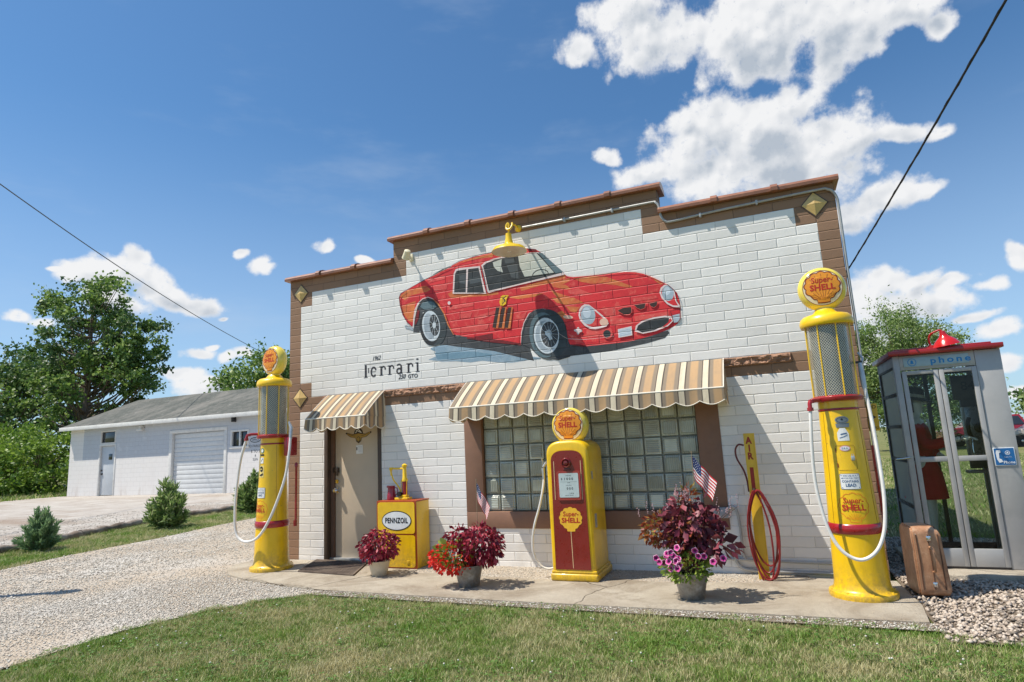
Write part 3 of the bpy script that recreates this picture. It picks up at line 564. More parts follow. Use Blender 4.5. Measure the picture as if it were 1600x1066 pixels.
('lin',[4442,2669,4441,2659,4438,2649,4435,2641,4432,2634,4427,2629,4423,2626,4418,2625,4414,2627,4410,2631,4407,2637,4404,2644,4402,2653,4401,2663,4402,2673,4403,2684,4405,2693,4408,2702,4412,2709,4416,2714,4420,2716,4425,2717,4429,2715,4433,2711,4437,2706,4439,2698,4441,2689,4442,2679]),
('hdl',[5536,2717,5617,2727,5613,2657,5583,2632,5543,2632]),
('win',[5539,2691,5616,2699,5615,2702,5539,2694]),
('win',[5518,2766,5627,2778,5627,2782,5517,2770]),
('dkr',[5518,2768,5525,2708,5540,2629,5546,2630,5535,2710,5523,2768]),
('lin',[4265,3422,4322,3371,4400,3346,4593,3334,4826,3325,4913,3318,5032,3313,5157,3290,5254,3255,5329,3215,5426,3152,5506,3095,5508,3099,5430,3159,5332,3222,5257,3263,5159,3298,5032,3322,4913,3327,4826,3334,4593,3342,4401,3355,4326,3379,4268,3426]),
('lin',[2132,3020,2145,3122,2168,3231,2221,3312,2293,3361,2369,3369,2447,3337,2449,3342,2370,3379,2288,3370,2212,3319,2158,3235,2134,3125,2126,3021]),
('org',[2444,3336,2520,3247,2597,3121,2656,2953,2735,2815,2744,2818,2673,2958,2614,3126,2536,3255,2452,3342]),
('lin',[3678,2606,3695,2733,3734,2850,3804,2955,3827,2972,3824,2976,3797,2960,3726,2854,3687,2735,3674,2607]),
('dkr',[2114,3002,2041,3075,1976,3184,1936,3317,1923,3432,1946,3479,2031,3518,2028,3524,1937,3487,1910,3434,1924,3317,1964,3181,2031,3069,2109,2998]),
('win',[2031,3519,2350,3628,2460,3657,2578,3700,2719,3733,2752,3759,2749,3762,2716,3739,2575,3706,2457,3663,2347,3634,2029,3522]),
('win',[2460,3669,2579,3708,2727,3747,2724,3753,2574,3719,2457,3675]),
('win',[2751,3759,2859,3793,2955,3809,3209,3833,3346,3836,3345,3840,3208,3839,2954,3815,2856,3799,2750,3763]),
('dkr',[5505,3088,5566,3017,5606,2965,5625,2884,5627,2801,5618,2678,5580,2615,5583,2613,5625,2676,5634,2800,5632,2885,5612,2968,5571,3022,5508,3091]),
('lin',[4170,2669,4280,2588,4481,2555,4701,2552,4853,2557,4853,2559,4701,2555,4481,2559,4281,2592,4171,2670]),
('win',[3176,3678,3205,3519,3245,3318,3249,3319,3214,3519,3181,3679]),
('win',[2668,3253,2688,3263,2709,3237,2712,3239,2690,3269,2666,3256]),
('lin',[2711,3247,2710,3242,2708,3237,2705,3233,2701,3230,2697,3228,2692,3227,2687,3227,2682,3228,2677,3230,2673,3234,2670,3238,2667,3243,2666,3248,2665,3253,2666,3258,2668,3263,2671,3267,2675,3270,2679,3272,2684,3274,2689,3273,2694,3272,2699,3270,2703,3266,2706,3262,2709,3257,2710,3252])]

MC={'red':brickmat('mural_red',(.72,.024,.030),(.10,.006,.010),.13,(.56,.012,.022),(.84,.15,.11),blotch=4.,rough=.6),'org':brickmat('mural_orange',(.72,.20,.045),(.20,.03,.01),.12,(.64,.07,.035),(.78,.32,.10),blotch=6,rough=.6),
'pnk':brickmat('mural_pink',(.76,.09,.075),(.14,.012,.015),.12,(.66,.035,.04),(.84,.30,.24),blotch=9,rough=.6),'dkr':brickmat('mural_dark_red',(.16,.010,.014),(.03,.004,.005),.1,(.30,.015,.02)),
'blk':brickmat('mural_black',(.045,.050,.055),(.012,.012,.014),.1,(.09,.10,.11)),'win':brickmat('mural_glass_black',(.022,.028,.032),(.006,.006,.007),.1,(.045,.055,.062),blotch=6),'wn2':brickmat('mural_glass_grey',(.07,.085,.095),(.012,.014,.016)),
'tyr':brickmat('mural_tyre',(.035,.048,.055),(.01,.012,.014),.1,(.07,.09,.10)),'tyr2':brickmat('mural_tyre_inner',(.022,.026,.03),(.008,.008,.01)),'stl':brickmat('mural_slate',(.10,.16,.185),(.025,.03,.035),.1,(.17,.23,.26)),
'rim':brickmat('mural_rim',(.62,.68,.72),(.25,.28,.3)),'gry':brickmat('mural_grey',(.32,.38,.43),(.12,.14,.16),.1,(.5,.55,.6)),'lin':brickmat('mural_pale_line',(.80,.66,.64),(.34,.22,.22)),'lgt':brickmat('mural_pale_glass',(.52,.55,.50),(.28,.3,.28),.05,(.64,.64,.58)),
'shl':brickmat('mural_blue_grey',(.24,.35,.44),(.10,.14,.18),.08,(.38,.48,.55),blotch=7),'shl2':brickmat('mural_blue',(.15,.27,.36),(.06,.1,.14),.08,(.22,.36,.46)),'brn':brickmat('mural_vent_brown',(.045,.022,.018),(.015,.01,.01)),'yel':brickmat('mural_yellow',(.85,.52,.02),(.3,.15,.02)),
'hdl':brickmat('mural_lamp_glass',(.36,.45,.52),(.14,.17,.2),.06,(.52,.6,.66)),'hd2':brickmat('mural_lamp_light',(.58,.66,.74),(.25,.28,.32)),'pch':brickmat('mural_peach',(.80,.50,.38),(.35,.2,.15))}
mk=list(MC); mb=MB()
for i,(m,q) in enumerate(MURAL):
    y=-.0010-.00008*i; mb.prism([(q[k]/1000,q[k+1]/1000) for k in range(0,len(q),2)],y,None,mk.index(m))
mur=mb.build('car_mural',[MC[k] for k in mk],bld,ang=0); mur['label']='mural of a red 1960s sports coupe painted across the white blocks'
# lettering under the mural
mb=MB(); ink=brickmat('mural_ink',(.035,.035,.045),(.015,.015,.018)); f=planexz(-.0015)
def ser(x,z0,z1,w=.029,foot=.062,top=True):
    polyflat([(x-w/2,z0),(x+w/2,z0),(x+w/2,z1),(x-w/2,z1)],f,mb,0); polyflat([(x-foot/2,z0-.003),(x+foot/2,z0-.003),(x+foot/2,z0+.005),(x-foot/2,z0+.005)],f,mb,0,0,.0004)
    if top: polyflat([(x-w/2-.018,z1-.008),(x+w/2,z1-.008),(x+w/2,z1),(x-w/2-.018,z1)],f,mb,0,0,.0004)
zb=2.385
ser(1.345,zb-.01,zb+.165,.034,.07,False)
stroke([(1.32,zb+.172),(2.12,zb+.172)],.006,f,mb,0,0,.0006); polyflat([(1.385,zb+.05),(1.40,zb+.05),(1.40,zb+.12),(1.385,zb+.12)],f,mb,0)
def arc(cx,cz,rx,rz,a0,a1,w): stroke([(cx+rx*math.cos(R(a0+(a1-a0)*i/14)),cz+rz*math.sin(R(a0+(a1-a0)*i/14))) for i in range(15)],w,f,mb,0,0,.0008)
arc(1.475,zb+.06,.040,.062,20,320,.024); stroke([(1.44,zb+.062),(1.512,zb+.062)],.007,f,mb,0,0,.001)
def rr(x): ser(x,zb,zb+.125); arc(x+.035,zb+.085,.028,.034,150,20,.019); polyflat([(x+.052,zb+.075),(x+.074,zb+.075),(x+.074,zb+.10),(x+.052,zb+.10)],f,mb,0,0,.001)
rr(1.60); rr(1.735)
arc(1.885,zb+.095,.036,.03,10,150,.019); ser(1.92,zb,zb+.10,.029,.045,False); arc(1.885,zb+.035,.034,.034,20,340,.022)
rr(2.035)
ser(2.175,zb,zb+.125); polyflat([(x+2.175,z+zb+.168) for x,z in ell(.020,.011,12)],f,mb,0,0,.001)
put(mb,'1962',.085,f,0,1.52,2.628,0,.0008,shear=.35,bold=.015,sx=.8); put(mb,'250',.085,f,0,1.925,2.335,0,.0008,shear=.4,bold=.02,sx=.85); put(mb,'GTO',.072,f,0,2.10,2.330,0,.0008,bold=.025,sx=1.0)
q=mb.build('painted_lettering',ink,bld,ang=0)
# ---------- awnings ----------
def awnmat(name,axis,per,ph):
    m,n,p,o=newmat(name); v=objc(n); s=n.n('ShaderNodeSeparateXYZ',{0:v}).outputs[axis]
    t=n.math('FRACT',n.math('ADD',n.math('DIVIDE',s,per),ph+10))
    cr=n.n('ShaderNodeValToRGB',{0:t}); r=cr.color_ramp; r.interpolation='LINEAR'
    tan=(.52,.335,.175,1);edge=(.27,.215,.155,1);dk=(.07,.055,.045,1);cm=(.78,.68,.50,1)
    st=[(0,dk),(.035,dk),(.05,cm),(.27,cm),(.285,dk),(.33,dk),(.35,edge),(.46,edge),(.52,tan),(.80,tan),(.86,edge),(.975,edge)]
    r.elements[0].position=0; r.elements[0].color=dk; r.elements[1].position=.035; r.elements[1].color=dk
    for q,c in st[2:]:
        e=r.elements.new(q); e.color=c
    c=n.mix(n.rng(n.noise(v,9,5,.7),.4,.8,0,.25),cr.outputs[0],(.30,.25,.20)); c=n.mix(n.rng(n.noise(n.vm('MULTIPLY',v,(1,.2,.2)).outputs[0],5,6,.75),.48,.8,0,.5),c,(.24,.19,.15))
    sv(p,'Base Color',c); sv(p,'Roughness',.85)
    w=n.n('ShaderNodeBump',{'Strength':.25,'Distance':.004,'Height':n.noise(v,60,3)}); sv(p,'Normal',w.outputs[0])
    tl=n.n('ShaderNodeBsdfTranslucent',{'Color':c}); mx=n.n('ShaderNodeMixShader',{0:.18}); n.link(p.outputs[0],mx.inputs[1]); n.link(tl.outputs[0],mx.inputs[2]); n.link(mx.outputs[0],o.inputs[0]); return m
pipe=mat('cream_awning_piping',(.74,.68,.58),.8)
def awning(label,x0,x1,proj,per,ph,ztop=2.175,zf=1.83,nsc=None,flare=0.):
    t=thing('awning',label,'awning',((x0+x1)/2,0,ztop)); ox=(x0+x1)/2
    mx=awnmat('awning_stripes',0,per,ph); my=awnmat('awning_stripes_side',1,per,.3); L=x1-x0
    from mathutils import noise as mn
    def top(a,b):
        x=-L/2+a*L; return (x,-.01-proj*b,(zf-ztop)*(b**1.02)+.012*math.sin(b*3.14)+.004*mn.noise(Vector((x*3,b*2,0)))*(4*b*(1-b)))
    mb=MB(); mb.grid(top,int(L/.05),8); 
    for s in (-1,1):
        x=s*L/2; pts=[top((s+1)/2,k/8) for k in range(9)]; vs=[Vector((x,p[1],p[2])) for p in pts]+[Vector((x+s*.012,p[1]*.98,zf-ztop-.01)) for p in pts]
        mb.add(vs,[(i,i+1,9+i+1,9+i) for i in range(8)],1)
    mb.build('canopy',[mx,my],t,ang=50)
    drop=.165; k=nsc or round(L/.235)
    def val(a,b,front=True,s=1):
        sc=drop*(.75+.25*abs(math.sin(math.pi*a*k))); z=zf-ztop-b*sc
        return (-L/2+a*L,-.01-proj-.006-.02*b*math.sin(a*k*3.1+1)*.5-.012*b,z)
    mb=MB(); n_=k*8; mb.grid(lambda a,b:val(a,b),n_,3); mb.tube([val(i/n_,1) for i in range(n_+1)],.0055,6,1)
    k2=max(2,round(proj/.2))
    for s in (-1,1):
        def sd(a,b): return (s*(L/2+.006+.008*b*math.sin(a*9)),-.01-proj*a,zf-ztop-b*drop*(.72+.28*abs(math.sin(math.pi*a*k2))))
        mb.grid(sd,k2*8,3,2); mb.tube([sd(i/(k2*8),1) for i in range(k2*8+1)],.0055,6,1)
    mb.build('valance',[mx,pipe,my],t,ang=50)
    mb=MB(); mb.tube([(-L/2,-.01-proj,zf-ztop),(L/2,-.01-proj,zf-ztop)],.010,8)
    for s in (-1,1): mb.tube([(s*L/2,-.012,zf-ztop),(s*L/2,-.01-proj,zf-ztop)],.008,8); mb.tube([top((s+1)/2,i/8) for i in range(9)],.006,6)
    mb.build('frame_piping',pipe,t); return t
awning('small striped canvas awning with scalloped edge above the tan door',.70,1.655,.45,.192,.1,nsc=5)
awning('wide striped canvas awning with scalloped edge above the glass block window',2.90,6.03,.48,.2385,.35,nsc=13)
# ---------- wall lamp ----------
lampy=mat('yellow_lamp_enamel',(.86,.56,.01),.3,coat=.4)
t=thing('gooseneck_lamp','yellow gooseneck barn lamp hanging in front of the painted car roof','lamp',(3.72,0,4.09))
mb=MB(); mb.lathe([(.045,0),(.045,.015),(.02,.03)],16,0,(0,0,0),'y'); 
mb.tube(smooth_pts([(0,-.02,0),(0,-.12,.01),(.01,-.22,-.01),(.035,-.30,-.03),(.05,-.34,-.075),(.03,-.36,-.12),(-.01,-.355,-.12),(-.03,-.34,-.085),(-.02,-.33,-.04),(.0,-.33,-.05),(.0,-.34,-.16),(.0,-.35,-.22)]),.013,8); mb.build('gooseneck_arm',lampy,t)
mb=MB(); mb.lathe([(.001,-.17),(.035,-.175),(.04,-.24),(.055,-.30),(.12,-.335),(.19,-.362),(.215,-.40),(.218,-.405),(.212,-.405),(.185,-.375),(.12,-.348),(.05,-.32)],40,0,(.0,-.35,0)); sh=mb.build('lamp_shade',lampy,t,ang=40)
mb=MB(); mb.lathe([(.211,-.4045),(.184,-.376),(.12,-.350),(.001,-.335)],40,0,(0,-.35,0)); mb.build('shade_lining',mat('cream_enamel',(.72,.68,.55),.35),sh)
mb=MB(); mb.lathe([(.001,-.42),(.025,-.41),(.034,-.38),(.02,-.34)],16,0,(0,-.35,0)); mb.build('bulb',mat('bulb_glass',(.8,.8,.75),.1,coat=.5),t)
t=thing('spotlight','small cream spotlight on the wall by the left parapet step','spotlight',(2.12,0,3.97))
mb=MB(); mb.box(-.03,.03,-.02,0,-.05,.05,0,.005); mb.tube([(0,-.02,0),(0,-.09,.02),(.0,-.13,.03)],.01,8); mb.build('bracket',cream,t)
mb=MB(); M=Matrix.Translation((0.02,-.15,.0))@Matrix.Rotation(R(35),4,'Y')@Matrix.Rotation(R(30),4,'X'); mb.lathe([(.02,.07),(.04,.06),(.05,.0),(.062,-.055),(.055,-.05)],20,0,(0,0,0),'z',M=M); mb.build('lamp_head',cream,t)
# ---------- conduits ----------
t=thing('roof_conduit','long pale electrical conduit running under the right parapet coping','conduit',(3.8,-.03,4.08))
def rel(pts,o): return [(a-o[0],b-o[1],c-o[2]) for a,b,c in pts]
mb=MB(); P=smooth_pts(rel([(3.78,-.03,4.085),(4.6,-.03,4.085),(5.38,-.03,4.088),(5.47,-.035,4.07),(5.505,-.035,4.0),(5.515,-.035,3.90),(5.56,-.035,3.83),(5.66,-.03,3.815),(6.2,-.03,3.845),(7.1,-.03,3.87),(7.25,-.03,3.86),(7.32,-.02,3.78),(7.335,0.0,3.6),(7.335,.02,2.9),(7.34,.02,1.9),(7.34,.02,.4)],(3.8,-.03,4.08)),5); mb.tube(P,.014,8); mb.build('pipe',conduitm,t)
for x,z in ((4.35,4.085),(4.95,4.087),(5.95,3.83),(6.55,3.86)): mb=MB(); mb.box(x-3.8-.012,x-3.8+.012,-.018,.03,z-4.08-.03,z-4.08+.02,0,.003); mb.build('pipe_clip',conduitm,t)
t=thing('electrical_outlet','grey weatherproof outlet box on the wall behind the tallest planter','outlet',(5.82,0,.55))
mb=MB(); mb.box(-.09,0,-.055,0,-.06,.06,0,.008); mb.box(.01,.10,-.05,0,-.055,.055,0,.008); mb.build('outlet_box',grey,t)
mb=MB(); mb.tube(smooth_pts([(.09,-.03,.04),(.15,-.03,.06),(.185,-.03,.0),(.20,-.03,-.2),(.20,-.03,-.38),(.22,-.03,-.46)]),.014,8); mb.build('conduit_drop',conduitm,t)
t=thing('wall_conduits','pair of grey pipes running low along the wall behind the air post','conduit',(6.0,-.03,.05))
mb=MB(); mb.tube(smooth_pts(rel([(5.70,-.03,.12),(5.80,-.03,.095),(5.95,-.03,.085),(6.5,-.03,.07),(7.25,-.03,.055)],(6.0,-.03,.05))),.014,8); mb.build('upper_pipe',conduitm,t)
mb=MB(); mb.tube(smooth_pts(rel([(5.93,-.03,.17),(5.96,-.03,.04),(6.05,-.03,-.015),(6.3,-.03,-.025),(7.25,-.03,-.035)],(6.0,-.03,.05))),.017,8); mb.build('lower_pipe',conduitm,t)
# ---------- arrow sign on side ----------
sgy=mat('mustard_sign_paint',(.72,.44,.03),.5)
t=thing('arrow_sign','small yellow sign with a black arrow on the right edge of the building','sign',(7.34,.06,1.457))
mb=MB(); mb.box(-.09,.08,0,.006,-.135,.135,0,.002); b=mb.build('sign_panel',sgy,t)
mb=MB(); f=planexz(-.001); put(mb,'FOOD',.05,f,0,0,.10,bold=.01); put(mb,'PARKING',.034,f,0,0,-.105,bold=.008); stroke([(-.075,.0),(.03,.0)],.012,f,mb,0,0,.001); polyflat([(.025,-.022),(.065,0),(.025,.022)],f,mb,0,0,.0015); mb.build('sign_lettering',mat('dark_lettering',(.06,.03,.01),.5),b,ang=0)
# ---------- visible gas pumps ----------
meshm=mat('cage_wire',(.66,.63,.48),.45,.2)
cylm,n,p,o=newmat('cylinder_glass'); sv(p,'Base Color',(.09,.10,.115)); sv(p,'Roughness',.12); sv(p,'Coat Weight',.6)
def deccol(name,c): return mat(name,c,.45,var=.06)
globe_y=mat('yellow_globe_glass',(.84,.66,.10),.18,var=.04,coat=.5); globe_c=mat('cream_globe_glass',(.82,.68,.45),.25,coat=.3); logo_f=mat('logo_amber',(.80,.30,.02),.4,var=.1); logo_o=mat('logo_brown_line',(.22,.03,.008),.5); bluel=mat('blue_print',(.06,.12,.25),.5); pinkl=mat('pink_sticker',(.75,.30,.38),.5)
def globe(parent,z,rr,rz=0.,th=.085):
    M=Matrix.Translation((0,0,z))@Matrix.Rotation(rz,4,'Z'); mb=MB()
    prof=[(.001,-th),(rr*.5,-th*.97),(rr*.80,-th*.86),(rr*.93,-th*.62),(rr,-th*.2),(rr,th*.2),(rr*.93,th*.62),(rr*.80,th*.86),(rr*.5,th*.97),(.001,th)]
    mb.lathe(prof,48,0,(0,0,0),'y',M=M); g=mb.build('globe',globe_y,parent,ang=60)
    def fn(x,zz,h):
        q=math.hypot(x,zz)/rr; d=th*(1-.03*q*q if q<.5 else .97-(q-.5)*.37) if q<.82 else th*.85
        return M@Vector((x,-d-h-.0015,zz))
    mb=MB(); polyflat([(x,zz) for x,zz in ell(rr*.80,rr*.80,48)],fn,mb,0,.03,.001); stroke(ell(rr*.80,rr*.80,48)+[(rr*.80,0)],.004,fn,mb,1,0,.0022)
    shell_logo(mb,fn,rr*.70,1,2,3,.04,.003,0,rr*.03)
    mb.build('globe_emblem',[globe_c,logo_o,logo_f,redt],g,ang=0)
    mb=MB(); mb.lathe([(.09,-rr-.03),(.085,-rr+.0),(.075,-rr+.03)],28,0,(0,0,0),'z',M=M,sy=.85); mb.build('globe_collar',globe_y,parent)
PR=[(.265,0),(.268,.03),(.262,.045),(.240,.055),(.222,.075),(.214,.12),(.210,.25),(.205,.40),(.199,.535),(.199,.60),(.190,.8),(.178,1.1),(.166,1.45),(.160,1.60),(.160,1.665)]
def rad(z):
    for (r0,z0),(r1,z1) in zip(PR,PR[1:]):
        if z0<=z<=z1: return r0+(r1-r0)*(z-z0)/(z1-z0)
    return .16
def tallpump(loc,label,rot,left,groups):
    t=thing('gas_pump',label,'gas pump',loc,0,'tall cylindrical petrol pumps')
    mb=MB(); mb.lathe(PR,56,0); body=mb.build('body',yel,t,ang=40)
    mb=MB(); mb.lathe([(.2005,.525),(.212,.535),(.214,.575),(.2085,.60),(.199,.61)],56,0,cap=False); mb.build('lower_band',redp,t,ang=50)
    mb=MB(); mb.lathe([(.163,1.575),(.166,1.578),(.166,1.592),(.163,1.596)],48,0,cap=False); mb.lathe([(.16,1.655),(.205,1.66),(.212,1.675),(.212,1.695),(.19,1.71),(.15,1.71)],48,0); mb.build('cage_base_ring',redp,t,ang=50)
    mb=MB(); mb.lathe([(.155,1.70),(.155,2.36)],40,0); mb.build('glass_cylinder',cylm,t)
    mb=MB(); rc=.190; K=54; H0,H1=1.71,2.355; ns=24; tw=(H1-H0)/.42
    for s in (-1,1):
        for k in range(K):
            a0=2*math.pi*k/K; w=.0020; vs=[]
            for i in range(ns+1):
                a=a0+s*tw*i/ns*1.9; z=H0+(H1-H0)*i/ns
                for dw in (-w,w): vs.append(((rc+.0006*s)*math.cos(a+dw/rc),(rc+.0006*s)*math.sin(a+dw/rc),z))
            mb.add(vs,[(2*i,2*i+1,2*i+3,2*i+2) for i in range(ns)],0)
    mb.build('cage_mesh',meshm,t,ang=0)
    for k in range(8):
        a=2*math.pi*(k+.35)/8; mb=MB(); x,y=(rc+.004)*math.cos(a),(rc+.004)*math.sin(a); mb.tube([(x,y,1.70),(x,y,2.36)],.0065,6); mb.build('cage_bar',yel,t)
    mb=MB(); mb.lathe([(.150,2.345),(.218,2.345),(.226,2.36),(.226,2.385),(.216,2.42),(.19,2.445),(.11,2.465),(.085,2.50),(.03,2.50)],56,0); mb.build('top_cap',yel,t,ang=50)
    globe(t,2.70,.205,rot)
    ca,sa=math.cos(rot),math.sin(rot)
    def fn(x,z,h):
        r=rad(z)+h; a=x/r+rot; return (r*math.sin(a),-r*math.cos(a),z)
    mb=MB(); shell_logo(mb,fn,.122,1,2,3,.02,.002,0,.75,fill=False,tk=1.05); mb.build('painted_emblem',[globe_c,orange,logo_f,redt],body,ang=0)
    for k in range(8):
        a=2*math.pi*k/8+.2; mb=MB(); mb.lathe([(.010,.045),(.010,.056),(.005,.060)],6,0,(.246*math.cos(a),.246*math.sin(a),0)); mb.build('base_bolt',yel,body)
    mb=MB()
    for a in (-.95,1.0): mb.tube([(.0+(rad(z)+.001)*math.sin(a),-(rad(z)+.001)*math.cos(a),z) for z in np.linspace(.61,1.56,12)],.0022,5)
    mb.build('body_seams',mat('ochre_seam_line',(.40,.22,.01),.5),body,ang=60)
    # lead plate
    mb=MB(); polyflat([(x*1.05,z*1.05) for x,z in rrect(.15,.125,.01)],fn,mb,1,.02,.002,.0,.965); polyflat(rrect(.15,.125,.01),fn,mb,0,.02,.0035,0,.965)
    put(mb,'FOR USE AS A',.017,fn,1,0,1.013,.02,.005,bold=.01); put(mb,'MOTOR FUEL ONLY',.015,fn,1,0,.993,.02,.005,bold=.01); put(mb,'CONTAINS',.026,fn,1,0,.966,.02,.005,bold=.02); put(mb,'LEAD',.034,fn,1,0,.934,.02,.005,bold=.03)
    for sx in (-.066,.066):
        for sz in (-.052,.052): polyflat([(x+sx,z+sz) for x,z in ell(.004,.004,8)],fn,mb,1,0,.0055,0,.965)
    mb.build('fuel_notice',[whitep,bluel],body,ang=0)
    if not left:
        mb=MB(); stroke(rrect(.155,.21,.02)+[rrect(.155,.21,.02)[0]],.004,fn,mb,1,.02,.002,-.005,1.165)
        polyflat([(-.086,1.215),(-.078,1.215),(-.078,1.25),(-.086,1.25)],fn,mb,0,0,.004); polyflat([(-.082,1.085),(-.074,1.085),(-.074,1.12),(-.082,1.12)],fn,mb,0,0,.004)
        mb.build('access_door',[logo_o,mat('ochre_seam',(.45,.25,.01),.5)],body,ang=0)
        mb=MB(); x,y,z=fn(.045,1.16,.012); mb.box(x-.014,x+.014,y-.012,y+.012,z-.02,z+.02,0,.004); mb.tube([(x-.008,y,z+.02),(x-.006,y,z+.034),(x+.006,y,z+.034),(x+.008,y,z+.02)],.003,6); mb.build('padlock',metal,body)
        mb=MB(); polyflat(ell(.042,.024,24),fn,mb,0,.02,.002,-.005,1.245); polyflat(ell(.035,.018,24),fn,mb,1,.02,.003,-.005,1.245); put(mb,'E.R.A.',.022,fn,2,-.005,1.245,.02,.0045,bold=.01)
        polyflat([(-.045,1.31),(.045,1.31),(.045,1.37),(.02,1.42),(-.02,1.42),(-.045,1.38)],fn,mb,1,.02,.002,-.005,0); stroke([(-.035,1.335),(0,1.345),(.03,1.36)],.006,fn,mb,2,.02,.0035); stroke([(-.025,1.365),(.025,1.375)],.01,fn,mb,2,.02,.0035)
        mb.build('stickers',[pinkl,whitep,bluel],body,ang=0)
        mb=MB(); polyflat(ell(.055,.032,24),fn,mb,0,.02,.006,0,1.49); polyflat([(-.05,1.425),(.05,1.425),(.055,1.46),(-.055,1.46)],fn,mb,0,.02,.004); polyflat(ell(.01,.008,10),fn,mb,1,.0,.008,0,1.495); stroke(ell(.042,.022,20),.003,fn,mb,1,.02,.008,0,1.49); mb.build('maker_plate',[mat('weathered_zinc',(.20,.23,.25),.45,.5),blackp],body,ang=0)
    else:
        mb=MB(); polyflat(ell(.035,.035,20),fn,mb,0,.02,.002,0,1.50); polyflat(ell(.02,.022,20),fn,mb,1,.02,.0035,0,1.50); polyflat(rrect(.075,.022,.004),fn,mb,2,.02,.002,0,1.445)
        polyflat(rrect(.06,.075,.006),fn,mb,1,.02,.002,0,1.375); stroke([(-.015,1.36),(.015,1.40)],.008,fn,mb,2,.0,.0035)
        polyflat(rrect(.09,.15,.006),fn,mb,3,.02,.002,0,1.235); polyflat(ell(.03,.036,20),fn,mb,2,.02,.0035,0,1.265); stroke([(-.02,1.265),(.02,1.265)],.010,fn,mb,3,.02,.0048); polyflat([(-.04,1.185),(-.01,1.20),(.03,1.215),(.035,1.19),(0,1.175)],fn,mb,2,.02,.0035)
        mb.build('stickers',[mat('green_sticker',(.10,.22,.12),.5),whitep,blackp,mat('pale_yellow_sticker',(.8,.62,.2),.5)],body,ang=0)
    return t
pr=tallpump((7.0,-.75,-.055),'tall yellow pump with a round emblem globe beside the phone booth','' and 0 or 0.0,False,None)
def hosepart(t,pts,o,r=.0145):
    mb=MB(); mb.tube(smooth_pts(rel(pts,o),8),r,10); h=mb.build('hose',hosem,t)
o=(7.0,-.75,-.055)
def elbow(t,pts,o):
    mb=MB(); P=smooth_pts(rel(pts,o),4); mb.tube(P,.018,10); mb.lathe([(.026,-.015),(.026,.015)],12,0,P[-1]); mb.lathe([(.024,-.014),(.024,.014)],12,0,P[0],'x'); mb.lathe([(.024,-.02),(.024,.012)],12,0,P[len(P)//2]); mb.build('hose_elbow',redp,t)
elbow(pr,[(6.87,-.88,1.62),(6.80,-.94,1.62),(6.765,-.97,1.60),(6.762,-.98,1.54)],o)
hosepart(pr,[(6.762,-.98,1.54),(6.74,-1.0,1.30),(6.725,-1.0,1.0),(6.735,-1.01,.78),(6.78,-1.03,.52),(6.86,-1.05,.355),(6.985,-1.06,.29),(7.11,-1.05,.36),(7.19,-1.03,.53),(7.225,-1.0,.78),(7.235,-.95,1.05),(7.235,-.88,1.4),(7.225,-.80,1.72)],o)
mb=MB(); mb.tube(rel([(7.225,-.80,1.70),(7.222,-.79,1.80),(7.218,-.77,1.93)],o),[.02,.024,.016],10); mb.tube(rel([(7.218,-.77,1.90),(7.25,-.75,1.97),(7.22,-.73,2.03)],o),.01,8); mb.build('nozzle',metal,pr)
mb=MB(); mb.tube(rel([(7.245,-.66,.45),(7.24,-.64,1.2)],o),.012,8); mb.build('lever_rod',redp,pr)
mb=MB(); mb.box(*[a for a in (.15,.24,-.02,.02,1.985,2.005)],0,.003); mb.build('nozzle_hook',blackp,pr)
pl=tallpump((.31,-.62,-.055),'tall yellow pump standing at the left corner by the driveway',-.18,True,None)
o=(.31,-.62,-.055)
elbow(pl,[(.19,-.76,1.665),(.12,-.82,1.665),(.085,-.85,1.65),(.075,-.855,1.60)],o)
hosepart(pl,[(.075,-.855,1.60),(.0,-.87,1.35),(-.045,-.88,1.0),(-.065,-.88,.68),(-.04,-.88,.44),(.05,-.88,.335),(.2,-.88,.32),(.36,-.89,.39),(.50,-.88,.57),(.62,-.86,.82),(.70,-.82,1.1),(.72,-.78,1.38),(.705,-.74,1.6)],o,.017)
mb=MB(); mb.box(.23,.35,-.06,.06,1.42,1.66,0,.012); mb.build('nozzle_box',redp,pl)
mb=MB(); mb.tube(rel([(.705,-.74,1.58),(.70,-.72,1.72),(.66,-.72,1.80)],o),[.02,.024,.014],10); mb.build('nozzle',metal,pl)
mb=MB(); mb.tube([(.36,.02,.55),(.37,.02,.62),(.37,.02,1.28)],.014,8); mb.lathe([(.02,1.27),(.022,1.31),(.01,1.33)],10,0,(.37,.02,0)); mb.lathe([(.022,.53),(.022,.60)],10,0,(.36,.02,0)); mb.build('lever_rod',redp,pl)
# ---------- computing pump ----------
t=thing('gas_pump','squat yellow pump with a dark red front panel under the wide awning','gas pump',(4.385,-.66,-.055)); cp=t
w=.235
def arch(w,zt,zs,rc,n=14):
    """outline with an arched top and rounded shoulders"""
    out=[(-w,0),(w,0)]; z0=zs-.06
    for i in range(n*2+1):
        a=math.pi*i/(n*2); c_,s_=math.cos(a),math.sin(a); out.append((w*math.copysign(abs(c_)**.62,c_),z0+(zt-z0)*abs(s_)**.84))
    return out
A=arch(w,1.435,1.34,.07)
bm=bmesh.new(); vs=[bm.verts.new((x,0,z+.095)) for x,z in [(a,b-.095 if b>0.2 else b) for a,b in A]]; f0=bm.faces.new(vs); ex=bmesh.ops.extrude_face_region(bm,geom=[f0]); 
for v in ex['geom']:
    if isinstance(v,bmesh.types.BMVert): v.co.y+=.575
bmesh.ops.recalc_face_normals(bm,faces=bm.faces); ed=[e for e in bm.edges if abs(e.verts[0].co.y-e.verts[1].co.y)<1e-5 and not (abs(e.verts[0].co.z-.095)<1e-4 and abs(e.verts[1].co.z-.095)<1e-4)]
bmesh.ops.bevel(bm,geom=ed,offset=.035,segments=4,affect='EDGES',profile=.5,clamp_overlap=True)
